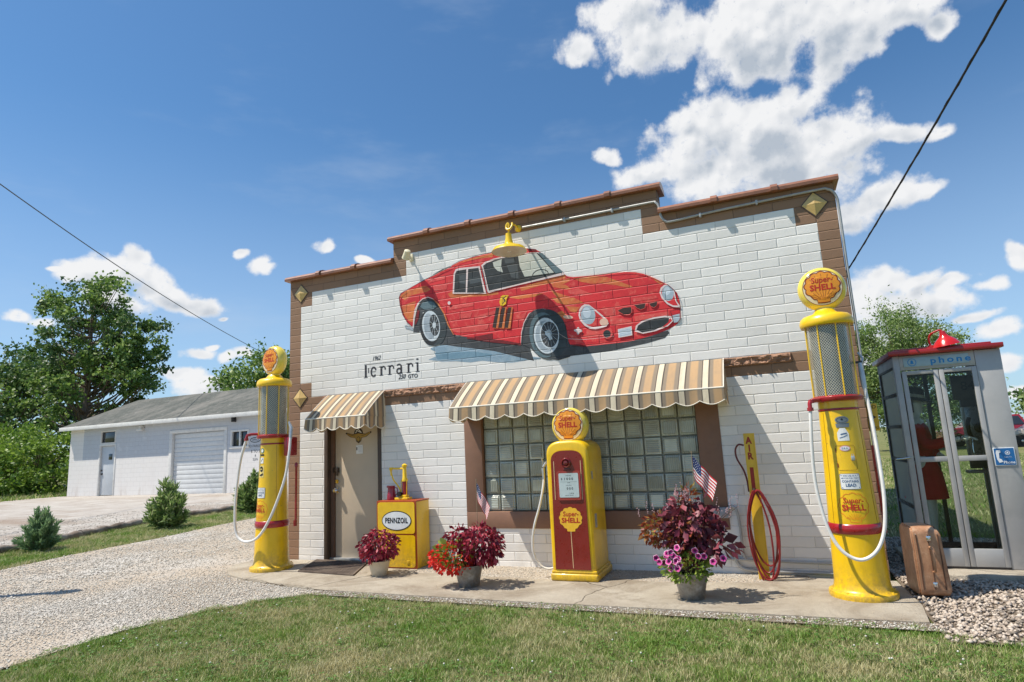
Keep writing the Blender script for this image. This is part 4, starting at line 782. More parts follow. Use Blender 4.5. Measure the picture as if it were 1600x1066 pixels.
mb=MB(); mb.bm(bm); body=mb.build('body',yel,t,ang=40)
mb=MB(); mb.box(-.25,.262,-.02,.595,0,.075,0,.02,3); mb.box(-.24,.250,-.01,.585,.07,.105,0,.015,2); mb.build('plinth',yel,t,ang=40)
P=arch(.178,1.33,1.27,.05); P=[(x,z) for x,z in P]; P[0]=(-.190,.115); P[1]=(.192,.115)
mb=MB(); mb.prism([(x*1.04,.115+(z-.115)*1.01) for x,z in P],-.004,.01,1); mb.prism(P,-.009,.008,0); pan=mb.build('front_panel',[maroon,yel],t,ang=20)
f=planexz(-.0095)
mb=MB()
for s in (-1,1): stroke([(s*.150+(.004 if s<0 else .0),1.22),(s*.150,.82)],.006,f,mb,0,0,.001)
stroke([(.0,.50),(.003,.13)],.006,f,mb,0,0,.001); mb.build('pinstripes',mat('pinstripe_cream',(.80,.55,.30),.5),pan,ang=0)
mb=MB(); polyflat([(x,z) for x,z in scallop(.125)],f,mb,2,0,.0015,.005,.62); put(mb,'Super-',.068,f,3,.008,.672,0,.003,bold=.014,shear=.1,sx=.95); put(mb,'SHELL',.068,f,3,.005,.607,0,.003,bold=.03,sx=1.1); mb.build('painted_emblem',[globe_c,logo_o,mat('emblem_yellow',(.86,.48,.03),.45),redt],pan,ang=0)
mb=MB(); q=[(x+.012,z+.965) for x,z in rrect(.26,.30,.02)]; mb.prism(q,-.020,-.006,0); mb.build('dial_bezel',mat('bezel_red',(.34,.04,.03),.3,coat=.4),pan)
mb=MB(); mb.prism([(x+.012,z+.968) for x,z in rrect(.215,.25,.012)],-.0225,-.015,0); dial=mb.build('dial_face',mat('dial_pale',(.50,.58,.58),.2,coat=.5),pan)
mb=MB(); f=planexz(-.023,.012,.968)
put(mb,'1 0 0 0',.036,f,0,0,.065,bold=.02); put(mb,'THIS SALE',.014,f,0,0,.10); put(mb,'$',.03,f,0,-.075,.065,bold=.01); put(mb,'0 0 0',.034,f,0,.01,-.035,bold=.02); put(mb,'GALLONS',.013,f,0,0,0.0); put(mb,'. 2 9 9',.022,f,0,.02,-.085,bold=.01); put(mb,'PRICE PER GALLON',.010,f,0,0,-.105); stroke([(-.09,.035),(.09,.035)],.0015,f,mb,0); put(mb,'SUPER',.012,f,0,0,.025); mb.build('dial_figures',blackp,dial,ang=0)
mb=MB(); mb.lathe([(.052,0),(.052,.02),(.042,.032),(.034,.02),(.030,.018),(.022,.03),(.001,.034)],28,0,(-.005,-.008,1.20),'y'); mb.box(-.045,.035,-.02,-.006,1.125,1.14,0,.003); mb.build('crank_boss',mat('boss_red',(.16,.015,.012),.25,coat=.5),pan,ang=30)
globe(t,1.600,.212,-.06); 
for o_ in t.children:
    if o_.name.startswith('globe'): o_.location.y=.21
mb=MB(); mb.tube(rel([(4.12,-.45,1.12),(4.075,-.47,1.14),(4.05,-.49,1.10)],(4.385,-.66,-.055)),[.02,.024,.014],10); mb.tube(rel([(4.05,-.49,1.09),(4.055,-.50,.96)],(4.385,-.66,-.055)),[.019,.013],10); mb.tube(rel([(4.04,-.49,1.2),(4.05,-.48,1.12)],(4.385,-.66,-.055)),.009,8); mb.build('nozzle',metal,t)
hosepart(t,[(4.055,-.50,.97),(4.04,-.52,.85),(4.0,-.54,.68),(3.93,-.55,.47),(3.90,-.55,.27),(3.93,-.54,.12),(4.0,-.52,.045),(4.08,-.50,.03),(4.16,-.47,.06)],(4.385,-.66,-.055),.0125)
mb=MB(); mb.box(.236,.239,.10,.17,.52,.66); mb.box(.236,.239,.08,.12,1.02,1.10); mb.build('side_decals',mat('grey_decal',(.35,.34,.33),.6,var=.4,sc=60),body)
# ---------- oil cabinet ----------
t=thing('oil_cabinet','yellow metal oil cabinet with a white oval sign beside the door','cabinet',(2.035,-.355,-.055))
mb=MB(); mb.box(-.285,.285,.012,.315,0,.80,0,.008); mb.box(-.288,.288,.010,.318,.785,.803,1,.004); body=mb.build('body',[yel,mat('rust_red_trim',(.36,.06,.01),.4)],t); rt=body.data.materials[1]
mb=MB(); mb.prism([(x,z+.40) for x,z in rrect(.572,.80,.01)],.0,.012,0); mb.build('front_trim',rt,t)
for nm,zc,hh in (('upper_door',.598,.375),('lower_door',.205,.375)):
    mb=MB(); mb.prism([(x,z+zc) for x,z in rrect(.535,hh,.035)],-.008,.004,0); d=mb.build(nm,yel,t,ang=25)
    if nm=='upper_door':
        mb=MB(); f=planexz(-.0085,.01,.565); polyflat(ell(.215,.118,40),f,mb,1,0,.002); polyflat(ell(.203,.107,40),f,mb,0,0,.004); put(mb,'PENNZOIL',.088,f,1,0,.0,0,.006,bold=.030,sx=.74,spacing=1.08); mb.build('oval_sign',[mat('sign_white',(.74,.76,.74),.3,coat=.4),blackp],d,ang=0)
    else:
        mb=MB(); mb.box(.15,.19,-.014,-.006,.05,.10,0,.004); mb.build('latch',yel,d)
t=thing('hand_oil_pump','small yellow hand oil pump with a dark red cylinder on the oil cabinet','pump',(2.05,-.20,.748))
mb=MB(); mb.box(-.10,.09,-.06,.06,0,.03,0,.006); mb.box(-.05,.06,-.045,.045,.03,.06,0,.01); mb.build('base',lampy,t)
mb=MB(); mb.lathe([(.034,.055),(.034,.23)],20,0,(.02,0,0)); mb.build('oil_cylinder',redp,t)
mb=MB(); mb.lathe([(.041,.225),(.041,.25),(.028,.27),(.024,.40),(.034,.41),(.034,.43),(.012,.445)],20,0,(.02,0,0)); 
for s in (-1,1): mb.tube([(.02+s*.04,-.02,.05),(.02+s*.04,-.02,.24)],.005,6)
mb.tube(smooth_pts([(.0,0,.385),(-.10,0,.385),(-.175,0,.39),(-.185,0,.36),(-.18,0,.30)]),.012,8); mb.lathe([(.02,-.02),(.024,0),(.02,.02)],12,0,(-.185,0,.385)); mb.tube(smooth_pts([(-.18,0,.33),(-.15,0,.25),(-.09,0,.18),(-.05,0,.12),(-.03,0,.06)]),.010,8); mb.build('pump_head_and_crank',lampy,t)
mb=MB(); mb.lathe([(.03,-.02),(.03,.02)],16,0,(-.03,-.05,.07),'y'); mb.build('gear_knob',blackp,t)
t=thing('pitcher','dark red enamel pitcher standing on the oil cabinet','pitcher',(1.875,-.21,.748))
mb=MB(); mb.lathe([(.055,0),(.058,.01),(.056,.05),(.046,.13),(.045,.165),(.050,.175)],24,0); mb.box(-.065,-.03,-.012,.012,.15,.178,0,.006); mb.build('body',mat('crimson_enamel',(.30,.010,.04),.3,coat=.4),t)
mb=MB(); mb.tube(smooth_pts([(.045,0,.15),(.085,0,.14),(.09,0,.09),(.056,0,.05)]),.006,6); mb.build('handle',MATS['crimson_enamel'],t)
# ---------- door mat ----------
t=thing('door_mat','black slatted rubber mat on the slab in front of the tan door','mat',(1.14,-.43,-.052))
Mm=Matrix(((.875,-.31,0,0),(-.08,.70,0,0),(0,0,1,0),(0,0,0,1)))
mb=MB()
for k in range(22): 
    v=-.5+ (k+.5)/22; mb.box(-.5,.5,v-.009,v+.009,.0,.012,0,M=Mm)
for k in range(16):
    u=-.5+(k+.5)/16; mb.box(u-.006,u+.006,-.5,.5,.001,.009,0,M=Mm)
for a in ((-.51,.51,-.515,-.48),(-.51,.51,.48,.515),(-.515,-.49,-.48,.48),(.49,.515,-.48,.48)): mb.box(*a,0,.014,0,M=Mm)
mb.build('rubber_grid',mat('mat_rubber',(.055,.035,.028),.8,bump=.3,dirt=(.16,.12,.09),dlo=.4,dhi=.6),t)
# ---------- foliage ----------
def leafpts(n,cen,rad_,sz,asp=.45,droop=.0,fold=.25,outward=True,rngs=None,dirs=None):
    """n folded four-point leaves round centres; returns V,F"""
    r=rngs or rng
    cen=np.asarray(cen,float); 
    if dirs is None:
        d=r.normal(size=(n,3)); d/=np.linalg.norm(d,axis=1,keepdims=True)
    else: d=dirs
    d=d.copy(); d[:,2]-=droop; d/=np.linalg.norm(d,axis=1,keepdims=True)
    up=r.normal(size=(n,3)); up-=d*(up*d).sum(1,keepdims=True); up/=np.linalg.norm(up,axis=1,keepdims=True)
    sd=np.cross(d,up); s=(sz*(.6+.8*r.random((n,1))))
    a=cen; b=cen+d*s*.5+sd*s*asp/2+up*s*fold*.3; c=cen+d*s; e=cen+d*s*.5-sd*s*asp/2+up*s*fold*.3
    V=np.stack([a,b,c,e],1).reshape(-1,3); i=np.arange(n)*4
    F=np.stack([np.stack([i,i+1,i+2],1),np.stack([i,i+2,i+3],1)],1).reshape(-1,3)
    return V,F
def merge(parts):
    V=[];F=[];o=0
    for v,f in parts: V.append(v);F.append(np.asarray(f)+o);o+=len(v)
    return np.concatenate(V),np.concatenate(F)
zinc=mat('weathered_bucket_zinc',(.33,.32,.30),.5,.55,var=.3,sc=9,dirt=(.16,.12,.08),dlo=.45,dhi=.7,dsc=8)
soil=mat('potting_soil',(.05,.03,.02),.95)
def bucket(t,r0,r1,h,m,rim=.006):
    mb=MB(); mb.lathe([(r0-.004,0),(r0,.004),(r0+(r1-r0)*.5,h*.5),(r1,h-.01),(r1+rim,h-.006),(r1+rim,h),(r1-.004,h),(r1-.012,h-.03),(.001,h-.03)],36,0); p=mb.build('pot',m,t,ang=45)
    mb=MB(); mb.lathe([(.001,h-.028),(r1-.013,h-.028)],24,0); mb.build('soil',soil,t); return p
def stems(mb,n,r,h,sp,z0):
    for i in range(n):
        a=random.random()*6.28; q=random.random()*r*.4; e=random.random()*sp
        mb.tube([(q*math.cos(a),q*math.sin(a),z0),(e*.5*math.cos(a),e*.5*math.sin(a),z0+h*.5),(e*math.cos(a),e*math.sin(a),z0+h*(.6+.4*random.random()))],[.005,.004,.002],5)
cole=leafmat('crimson_coleus_leaf',(.10,.008,.022),(.34,.015,.045),.45,.2,(.50,.06,.09))
coled=leafmat('dark_burgundy_leaf',(.05,.010,.022),(.20,.030,.055),.5,.2,(.38,.10,.12))
colem=leafmat('mixed_coleus_leaf',(.20,.03,.02),(.40,.10,.03),.5,.25,(.30,.26,.05))
green=leafmat('bright_green_leaf',(.14,.24,.03),(.34,.42,.08),.5,.35)
def ellpts(n,c,r,shell=.55):
    d=rng.normal(size=(n,3)); d/=np.linalg.norm(d,axis=1,keepdims=True); q=(shell+(1-shell)*rng.random((n,1))**.6)
    return np.array(c)+d*q*np.array(r),d
# planter 1
t=thing('planter','small cream pot of crimson coleus beside the oil cabinet','planter',(2.04,-.73,-.055),0,'planters along the wall')
bucket(t,.088,.125,.165,mat('cream_clay_pot',(.66,.56,.40),.7,var=.1,dirt=(.4,.3,.2))); mb=MB(); stems(mb,14,.1,.3,.16,.12); mb.build('stems',mat('plant_stem',(.12,.05,.03),.7),t)
P,d=ellpts(850,(0,0,.33),(.235,.22,.185),.35); fz=merge([leafpts(850,P,0,.055,.55,.7,dirs=d*.6+rng.normal(0,.4,(850,3)))]); fast('foliage',*fz,cole,t)
# planter 2
t=thing('planter','zinc bucket of crimson coleus and scarlet begonias with a small flag','planter',(3.37,-1.05,-.055),0,'planters along the wall')
bucket(t,.105,.150,.215,zinc); mb=MB(); stems(mb,22,.1,.36,.2,.16); mb.build('stems',MATS['plant_stem'],t)
P,d=ellpts(980,(.15,.01,.42),(.235,.22,.205),.35); P2,d2=ellpts(260,(-.12,.05,.47),(.15,.15,.13),.3); d=d*.6+rng.normal(0,.4,d.shape); d2=d2*.6+rng.normal(0,.4,d2.shape)
fast('coleus_foliage',*merge([leafpts(980,P,0,.060,.5,.7,dirs=d),leafpts(260,P2,0,.06,.5,.6,dirs=d2)]),cole,t)
P,d=ellpts(230,(-.12,-.05,.33),(.23,.18,.13),.3); fast('begonia_foliage',*leafpts(230,P,0,.065,.75,.2,dirs=d),green,t)
P,d=ellpts(620,(-.14,-.10,.29),(.25,.17,.15),.6); d=d*.7+np.array([-.2,-.3,-.4]); fast('begonia_flowers',*leafpts(620,P,0,.036,.8,0,dirs=d/np.linalg.norm(d,axis=1,keepdims=True)),leafmat('scarlet_petal',(.70,.015,.012),(.80,.06,.03),.5,.3),t)
# planter 3
t=thing('planter','tall zinc bucket of burgundy coleus and pink petunias with a small flag','planter',(5.62,-1.12,-.055),0,'planters along the wall')
bucket(t,.105,.150,.225,zinc); mb=MB(); stems(mb,30,.1,.62,.25,.18)
P,d=ellpts(620,(.04,.02,.62),(.25,.21,.28),.25); P2,d2=ellpts(420,(-.24,.0,.58),(.17,.12,.15),.2); P3,d3=ellpts(60,(.22,-.02,.46),(.2,.15,.10),.3); P4,d4=ellpts(60,(.04,.02,.86),(.08,.08,.12),.1)
fast('coleus_foliage',*merge([leafpts(620,P,0,.078,.6,.5,dirs=d*.7+rng.normal(0,.35,d.shape)),leafpts(60,P3,0,.10,.75,.5,dirs=d3)]),coled,t)
fast('mixed_coleus_foliage',*merge([leafpts(420,P2,0,.05,.5,.3,dirs=d2*.7+rng.normal(0,.35,d2.shape)),leafpts(60,P4,0,.06,.4,.1,dirs=d4),leafpts(90,*([ellpts(90,(-.02,-.12,.50),(.16,.06,.2),.1)[0]]),0,.07,.5,.4)]),colem,t)
P,d=ellpts(900,(-.02,-.05,.28),(.22,.19,.13),.4); fast('petunia_foliage',*leafpts(900,P,0,.036,.7,-.2,dirs=d),green,t)
mb.build('stems',MATS['plant_stem'],t)
# petunias
mb=MB()
for cx,cz,n_ in ((-.19,.37,5),(-.12,.44,4),(-.05,.33,5),(.07,.40,3),(-.10,.28,4),(.25,.33,2)):
    for k in range(n_):
        x=cx+random.gauss(0,.035); z=cz+random.gauss(0,.03); y=-.17-.04*random.random()-(.2-abs(x))*.15; M=Matrix.Translation((x,y,z))@Matrix.Rotation(random.uniform(-.5,.5),4,'Z')@Matrix.Rotation(random.uniform(-.5,.3),4,'X')
        pts=[]; 
        for i in range(20):
            a=2*math.pi*i/20; r=.031*(.86+.14*abs(math.cos(2.5*a))); pts.append((r*math.cos(a),r*math.sin(a)))
        vs=[M@Vector((0,.012,0))]+[M@Vector((x_*.5,-.0,z_*.5)) for x_,z_ in pts]+[M@Vector((x_*.86,-.004,z_*.86)) for x_,z_ in pts]+[M@Vector((x_,-.002,z_)) for x_,z_ in pts]
        mb.add(vs,[(0,1+i,1+(i+1)%20) for i in range(20)],0); mb.f+=[tuple(len(mb.v)-61+q for q in (1+i,1+(i+1)%20,21+(i+1)%20,21+i)) for i in range(20)]; mb.m+=[1]*20; mb.f+=[tuple(len(mb.v)-61+q for q in (21+i,21+(i+1)%20,41+(i+1)%20,41+i)) for i in range(20)]; mb.m+=[2]*20
mb.build('petunia_flowers',[mat('petunia_throat',(.20,.01,.10),.6),mat('petunia_magenta',(.60,.035,.26),.6,var=.2,sc=60),mat('petunia_pink_rim',(.80,.42,.58),.6)],t,ang=0)
mb=MB()
for k in range(34):
    x=random.choice((-.36,-.28,-.2,.18,.28,.36,.42))+random.gauss(0,.025); zz=random.uniform(.5,.78); yy=random.uniform(-.06,.06); h=random.uniform(.08,.2)
    if k<14: x,zz=random.uniform(-.1,.1),random.uniform(.8,.92)
    mb.tube([(x*.7,yy,zz-.1),(x,yy,zz),(x+random.gauss(0,.02),yy,zz+h*.7)],[.0025,.002,.001],4,0)
    for q in range(7): mb.box(*[c_ for s_ in ((x+random.gauss(0,.008)),yy+random.gauss(0,.008),zz+h*.7*q/7) for c_ in (s_-.004,s_+.004)],1)
mb.build('flower_spikes',[MATS['plant_stem'],mat('pale_bloom',(.55,.35,.36),.7)],t)
# ---------- flags ----------
fr_,fw,fb=mat('flag_red',(.50,.01,.02),.8),mat('flag_white',(.74,.72,.70),.8),mat('flag_blue',(.015,.03,.12),.8)
def flag(loc,label,h,lean,fl,fh,drop):
    t=thing('flag',label,'flag',loc,0,'small flags in the planters')
    top=Vector((lean,0,h)); mb=MB(); mb.tube([(0,0,0),top],.0035,6); mb.lathe([(.003,h-.0),(.006,h+.012),(.001,h+.026)],8,0,(lean,0,0)); mb.build('pole',mat('flag_pole',(.30,.22,.14),.6),t)
    mb=MB(); nu,nv=20,13
    def P(a,b):   # a along fly, b down hoist ; draped cloth
        z0=h-.015-b*fh*.95; x=lean*z0/h+a*fl*.38*(1-.25*b)+.006*math.sin(a*14+b*2); y=-.012*a+.018*math.sin(a*11)*a; return (x,y,z0-a*drop*(1-.1*b))
    for i in range(nu):
        for j in range(nv):
            q=[P(i/nu,j/nv),P((i+1)/nu,j/nv),P((i+1)/nu,(j+1)/nv),P(i/nu,(j+1)/nv)]
            m=2 if (i<8 and j<7) else (0 if j%2==0 else 1)
            mb.add(q,[(0,1,2,3)],m)
    for i in range(5):
        for j in range(4):
            a,b=.04+.075*i+.02*(j%2),.05+.12*j; c0=P(a,b); mb.add([(c0[0]+dx,c0[1]+sy,c0[2]+dz) for sy in (-.002,) for dx,dz in ((-.003,0),(0,-.004),(.003,0),(0,.004))],[(0,1,2,3)],1)
    mb.build('cloth',[fr_,fw,fb],t,ang=60)
flag((3.46,-1.0,.1),'small stars and stripes flag in the bucket of scarlet begonias',.90,.01,.42,.17,.25)
flag((5.71,-1.06,.14),'small stars and stripes flag in the bucket of pink petunias',1.06,.012,.52,.21,.24)
# ---------- air post ----------
t=thing('air_post','narrow yellow air post with a coiled red hose by the right corner of the window','air post',(6.20,-.25,-.06))
mb=MB(); mb.box(-.046,.046,-.01,.02,0,1.42,0,.004); mb.box(.046,.058,-.01,.07,0,1.42,0,.003); post=mb.build('post',sgy if 0 else mat('air_post_yellow',(.74,.46,.03),.5,var=.08,dirt=(.5,.3,.04)),t)
mb=MB(); f=planexz(-.0105)
for i,ch in enumerate('AIR'): put(mb,ch,.092,f,0,0,1.345-i*.078,bold=.05,sx=.85)
polyflat([(-.018,.86),(.018,.86),(.018,1.08),(-.018,1.08)],f,mb,0); mb.build('lettering',mat('air_letter_red',(.30,.02,.01),.5),post,ang=0)
airh=mat('red_air_hose',(.21,.010,.012),.45,var=.15)
mb=MB(); mb.tube(smooth_pts([(-.05,.0,1.30),(-.10,0,1.31),(-.135,0,1.26),(-.13,0,1.17),(-.08,0,1.06),(-.055,0,.95),(-.05,0,.84)]),.009,8); mb.build('feed_hose',mat('dark_red_pipe',(.12,.015,.015),.5),t)
mb=MB(); mb.tube([(0,0,.86),(0,-.09,.87)],.012,8); mb.build('hose_hook',dbrown,t)
P=[]; loops=5
for k in range(loops*28+1):
    a=2*math.pi*k/28; j=k/28
    cx=.02+.02*math.sin(j*2.1); lo=.10-.03*j+.06*math.sin(j*1.9); hi=.86; rx=.115+.02*math.sin(j*1.7+1); zc=(lo+hi)/2; rz=(hi-lo)/2
    tt=math.cos(a); x=cx+rx*math.sin(a)*(1-.38*max(0,tt)**2)+.03*(1-tt)*.6; z=zc+rz*tt; y=-.035-.013*j-.02*math.sin(a+.6)
    P.append((x,y,z))
mb=MB(); mb.tube(P,.0085,8); mb.build('coiled_hose',airh,t)
# ---------- suitcase ----------
t=thing('suitcase','worn brown leather suitcase standing on end beside the phone booth','suitcase',(7.42,-.76,-.05),R(6))
lea,n,p,o=newmat('worn_tan_leather'); v=objc(n)
c=n.mix(n.rng(n.noise(v,7,6,.7),.35,.7),(.30,.14,.07),(.54,.30,.17)); c=n.mix(n.rng(n.noise(v,16,6,.75),.55,.8),c,(.70,.48,.32)); c=n.mix(n.rng(n.noise(v,3,4),.55,.75,0,.6),c,(.12,.05,.03)); sv(p,'Base Color',c); sv(p,'Roughness',.42); b=n.n('ShaderNodeBump',{'Strength':.6,'Distance':.006,'Height':n.noise(v,14,6,.6)}); sv(p,'Normal',b.outputs[0])
bm=bmesh.new(); bmesh.ops.create_cube(bm,size=1)
for q in bm.verts: q.co=Vector(((q.co.x+.5)*.23,(q.co.y+.5)*.34,(q.co.z+.5)*.56))
bmesh.ops.bevel(bm,geom=[e for e in bm.edges if abs(e.verts[0].co.x-e.verts[1].co.x)>.1],offset=.06,segments=5,affect='EDGES',profile=.5)
bmesh.ops.bevel(bm,geom=[e for e in bm.edges if abs(e.verts[0].co.x-e.verts[1].co.x)<.01],offset=.012,segments=2,affect='EDGES')
for q in bm.verts: 
    zz=q.co.z; q.co.x+= .018*math.sin(zz/.56*3.14)*(1 if q.co.x>.1 else -.6) - (.05*max(0,(zz-.35)/.21)**2 if q.co.x>.1 else 0)
mb=MB(); mb.bm(bm); mb.build('shell',lea,t,ang=50)
dl=mat('dark_leather_trim',(.10,.045,.025),.5)
for x in (.03,.115,.19):
    mb=MB(); mb.tube([(x,-.001,.06),(x+.002,-.003,.28),(x-.004,-.001,.50),(x-.006,.05,.553),(x-.006,.28,.556)],.0045 if x!=.115 else .003,6); mb.build('seam_piping',dl,t)
mb=MB(); mb.tube(smooth_pts([(.07,.03,.555),(.075,.0,.59),(.09,-.045,.56),(.11,-.05,.50),(.115,-.015,.45)]),[.008]*25,8) if 0 else mb.tube(smooth_pts([(.115,-.005,.40),(.12,-.045,.385),(.12,-.055,.34),(.12,-.055,.26),(.12,-.045,.215),(.115,-.005,.20)]),.009,8); mb.build('handle',lea,t)
for z in (.10,.47):
    mb=MB(); mb.box(.098,.132,-.012,.0,z-.02,z+.02,0,.004); mb.lathe([(.007,0),(.007,.008),(.001,.012)],10,0,(.115,-.012,z),'y'); mb.build('clasp',chrome,t)
# ---------- phone booth ----------
alu=mat('brushed_aluminium',(.43,.42,.405),.42,.15,var=.08,sc=3,dirt=(.30,.30,.30),dlo=.5,dhi=.8)
alud=mat('aged_bronze_frame',(.07,.06,.055),.5,.3)
gl=glassmat('booth_glass',(.86,.90,.88),.02,.22,.0,(.18,.19,.18)); gl2=glassmat('tinted_side_glass',(.66,.64,.50),.05,.35,.55,(.62,.60,.46))
t=thing('phone_booth','grey aluminium phone booth with a red roof and glass folding doors','phone booth',(8.11,.33,-.02)); bt=t
def B(name,boxes,m,parent=None,b=.003):
    mb=MB()
    for q in boxes: mb.box(*q,0,b)
    return mb.build(name,m,parent or t)
# local: x -0.45..0.45, y 0..1.0, z 0..2.09
xl,xr,D,H=-.45,.445,.98,2.085
B('corner_posts',[(xl,xl+.055,0,.055,.0,H),(xl,xl+.04,D-.04,D,.0,H),(xr-.04,xr,D-.04,D,0,H)],alu)
B('base_frame',[(xl+.056,xr-.041,D-.035,D-.002,0,.10),(xl+.002,xl+.035,.056,D-.041,0,.10),(xl+.056,.245,.003,.03,0,.022)],alud)
B('floor',[(xl+.036,xr-.01,.031,D-.036,.002,.012)],mat('booth_floor',(.05,.05,.05),.8))
B('header',[(xl+.056,.25,.004,.05,1.935,H-.002)],alu)
B('side_panel',[(.252,xr+.02,.0,.04,0,H-.003),(xr-.02,xr+.018,.041,D-.041,0,H-.003)],alu,b=.006)
B('roof',[(xl-.04,xr+.04,-.06,D+.04,2.087,2.135),(xl+.03,xr-.03,.03,D-.05,2.136,2.16)],mat('red_roof_paint',(.36,.012,.012),.35,coat=.3),b=.006)
# header sign
sp=B('phone_sign',[(-.36,.20,-.006,.003,1.965,2.06)],mat('pale_blue_sign',(.34,.48,.54),.4)); f=planexz(-.0065); mb=MB(); bl=mat('sign_blue',(.01,.22,.55),.4)
put(mb,'phone',.085,f,0,.045,2.012,bold=.025,sx=1.25,spacing=1.35); stroke(ell(.036,.036,24)+[(.036,0)],.006,f,mb,0,0,.001,-.285,2.012); polyflat([(-.018-.285,1.995),(.018-.285,1.995),(.012-.285,2.005),(.010-.285,2.025),(-.285,2.033),(-.01-.285,2.025),(-.012-.285,2.005)],f,mb,0,0,.001); mb.build('sign_lettering',bl,sp,ang=0)
# doors: two leaves
for x0,x1 in ((-.388,-.073),(-.067,.248)):
    mb=MB(); s_=.042
    for q in ((x0,x0+s_,.02,1.925),(x1-s_,x1,.02,1.925)): mb.box(q[0],q[1],-.012,.022,q[2],q[3],0,.004)
    for z0,z1 in ((.02,.185),(1.01,1.06),(1.885,1.925)): mb.box(x0+s_,x1-s_,-.010,.020,z0,z1,0,.003)
    dl_=mb.build('door',alu,t)
    mb=MB(); mb.box(x0+s_,x1-s_,.002,.008,.185,1.01); mb.build('lower_pane',gl,dl_,ang=0); mb=MB(); mb.box(x0+s_,x1-s_,.002,.008,1.06,1.885); mb.build('upper_pane',gl,dl_,ang=0)
B('door_gasket',[(-.0725,-.0675,.0,.01,.02,1.92)],blackp,b=0)
mb=MB(); mb.tube([(-.43,-.004,1.06),(-.43,-.03,1.06),(-.50,-.045,1.05),(-.56,-.03,1.045)],.008,8); mb.build('door_handle',chrome,t)
# left side : bronze frame and panes
zr=[.10,.56,1.02,1.37,1.70,1.98]
B('side_frame',[(xl+.004,xl+.03,.056,.085,.10,H-.1),(xl+.004,xl+.03,D-.075,D-.041,.10,H-.1)]+[(xl+.005,xl+.028,.086,D-.076,z-.018,z+.018) for z in zr[1:]],alud)
for a,b in zip(zr,zr[1:]): 
    mb=MB(); mb.box(xl+.014,xl+.02,.086,D-.076,a+.018,b-.018); mb.build('side_pane',gl2,t,ang=0)
B('top_side_band',[(xl+.003,xl+.03,.056,D-.041,H-.1,H-.003)],alu)
# rear
B('rear_frame',[(xl+.041,xr-.041,D-.03,D-.005,z-.02,z+.02) for z in (1.0,1.95)]+[(-.02,.02,D-.03,D-.006,.10,H-.01)],alud)
for x0,x1 in ((xl+.041,-.02),(.02,xr-.041)):
    for z0,z1 in ((.10,.98),(1.02,1.93)): mb=MB(); mb.box(x0,x1,D-.02,D-.014,z0,z1); mb.build('rear_pane',gl,t,ang=0)
# blue side sign
s2=B('phone_plate',[(.262,.432,-.008,-.001,.955,1.125)],mat('sign_plate_white',(.72,.76,.78),.35,coat=.3),b=.002); mb=MB(); f=planexz(-.0085); f0=.347
polyflat([(x+f0,z+1.04) for x,z in rrect(.158,.158,.008)],f,mb,0); 
hs=[(-.062,.055),(-.030,.058),(-.026,.035),(-.042,.028),(-.046,-.02),(-.028,-.03),(-.020,-.055),(-.05,-.062),(-.064,-.03),(-.068,.03)]; polyflat([(x+f0,z+1.045) for x,z in hs],f,mb,1,0,.002)
stroke([(x+f0+.025,z+1.075) for x,z in ell(.018,.018,20)]+[(f0+.043,1.075)],.004,f,mb,1,0,.002); polyflat([(f0+.012,1.068),(f0+.038,1.068),(f0+.032,1.075),(f0+.025,1.088),(f0+.018,1.075)],f,mb,1,0,.002)
put(mb,'Phone',.036,f,1,f0+.028,.985,0,.002,bold=.02); put(mb,'Public Tel.',.014,f,1,f0+.025,1.035,0,.002); mb.build('plate_print',[mat('phone_blue',(.01,.13,.36),.35,coat=.3),mat('print_white',(.8,.82,.84),.4)],s2,ang=0)
# pay phone
pt=thing('pay_phone','black and chrome pay phone on the right wall inside the booth','telephone',(8.42,.90,1.0))
mb=MB(); mb.box(-.10,.10,.0,.06,-.12,.62,0,.006); mb.box(-.16,.12,-.02,.02,.60,.86,0,.004); mb.build('backboard',mat('phone_backboard',(.10,.085,.075),.5,var=.3),pt)
mb=MB(); mb.box(-.12,.08,-.14,-.002,.02,.52,0,.012); mb.build('housing',mat('phone_chrome_housing',(.34,.33,.32),.3,.4,var=.3),pt)
mb=MB(); mb.tube(smooth_pts([(-.09,-.16,.40),(-.115,-.185,.35),(-.115,-.19,.25),(-.09,-.16,.20)]),[.028]+[.022]*5+[.016]*6+[.022]*6+[.028] if 0 else .02,10); mb.build('handset',blackp,pt)
mb=MB(); mb.lathe([(.05,0),(.05,.012),(.018,.02),(.018,.024)],24,0,(-.01,-.141,.30),'y'); mb.build('dial',blackp,pt)
mb=MB(); mb.tube(smooth_pts([(-.09,-.16,.19),(-.10,-.17,.05),(-.05,-.17,-.02),(.0,-.14,.05)]),.006,6); mb.build('cord',chrome,pt)
mb=MB(); f=planexz(-.021); put(mb,'84',.13,f,0,-.02,.74,bold=.01); mb.build('number_plate_digits',blackp,pt,ang=0)
mb=MB(); mb.box(-.16,.02,-.12,.0,-.16,-.13,0,.004); mb.build('shelf',mat('phone_shelf',(.30,.29,.28),.4,.3),pt)
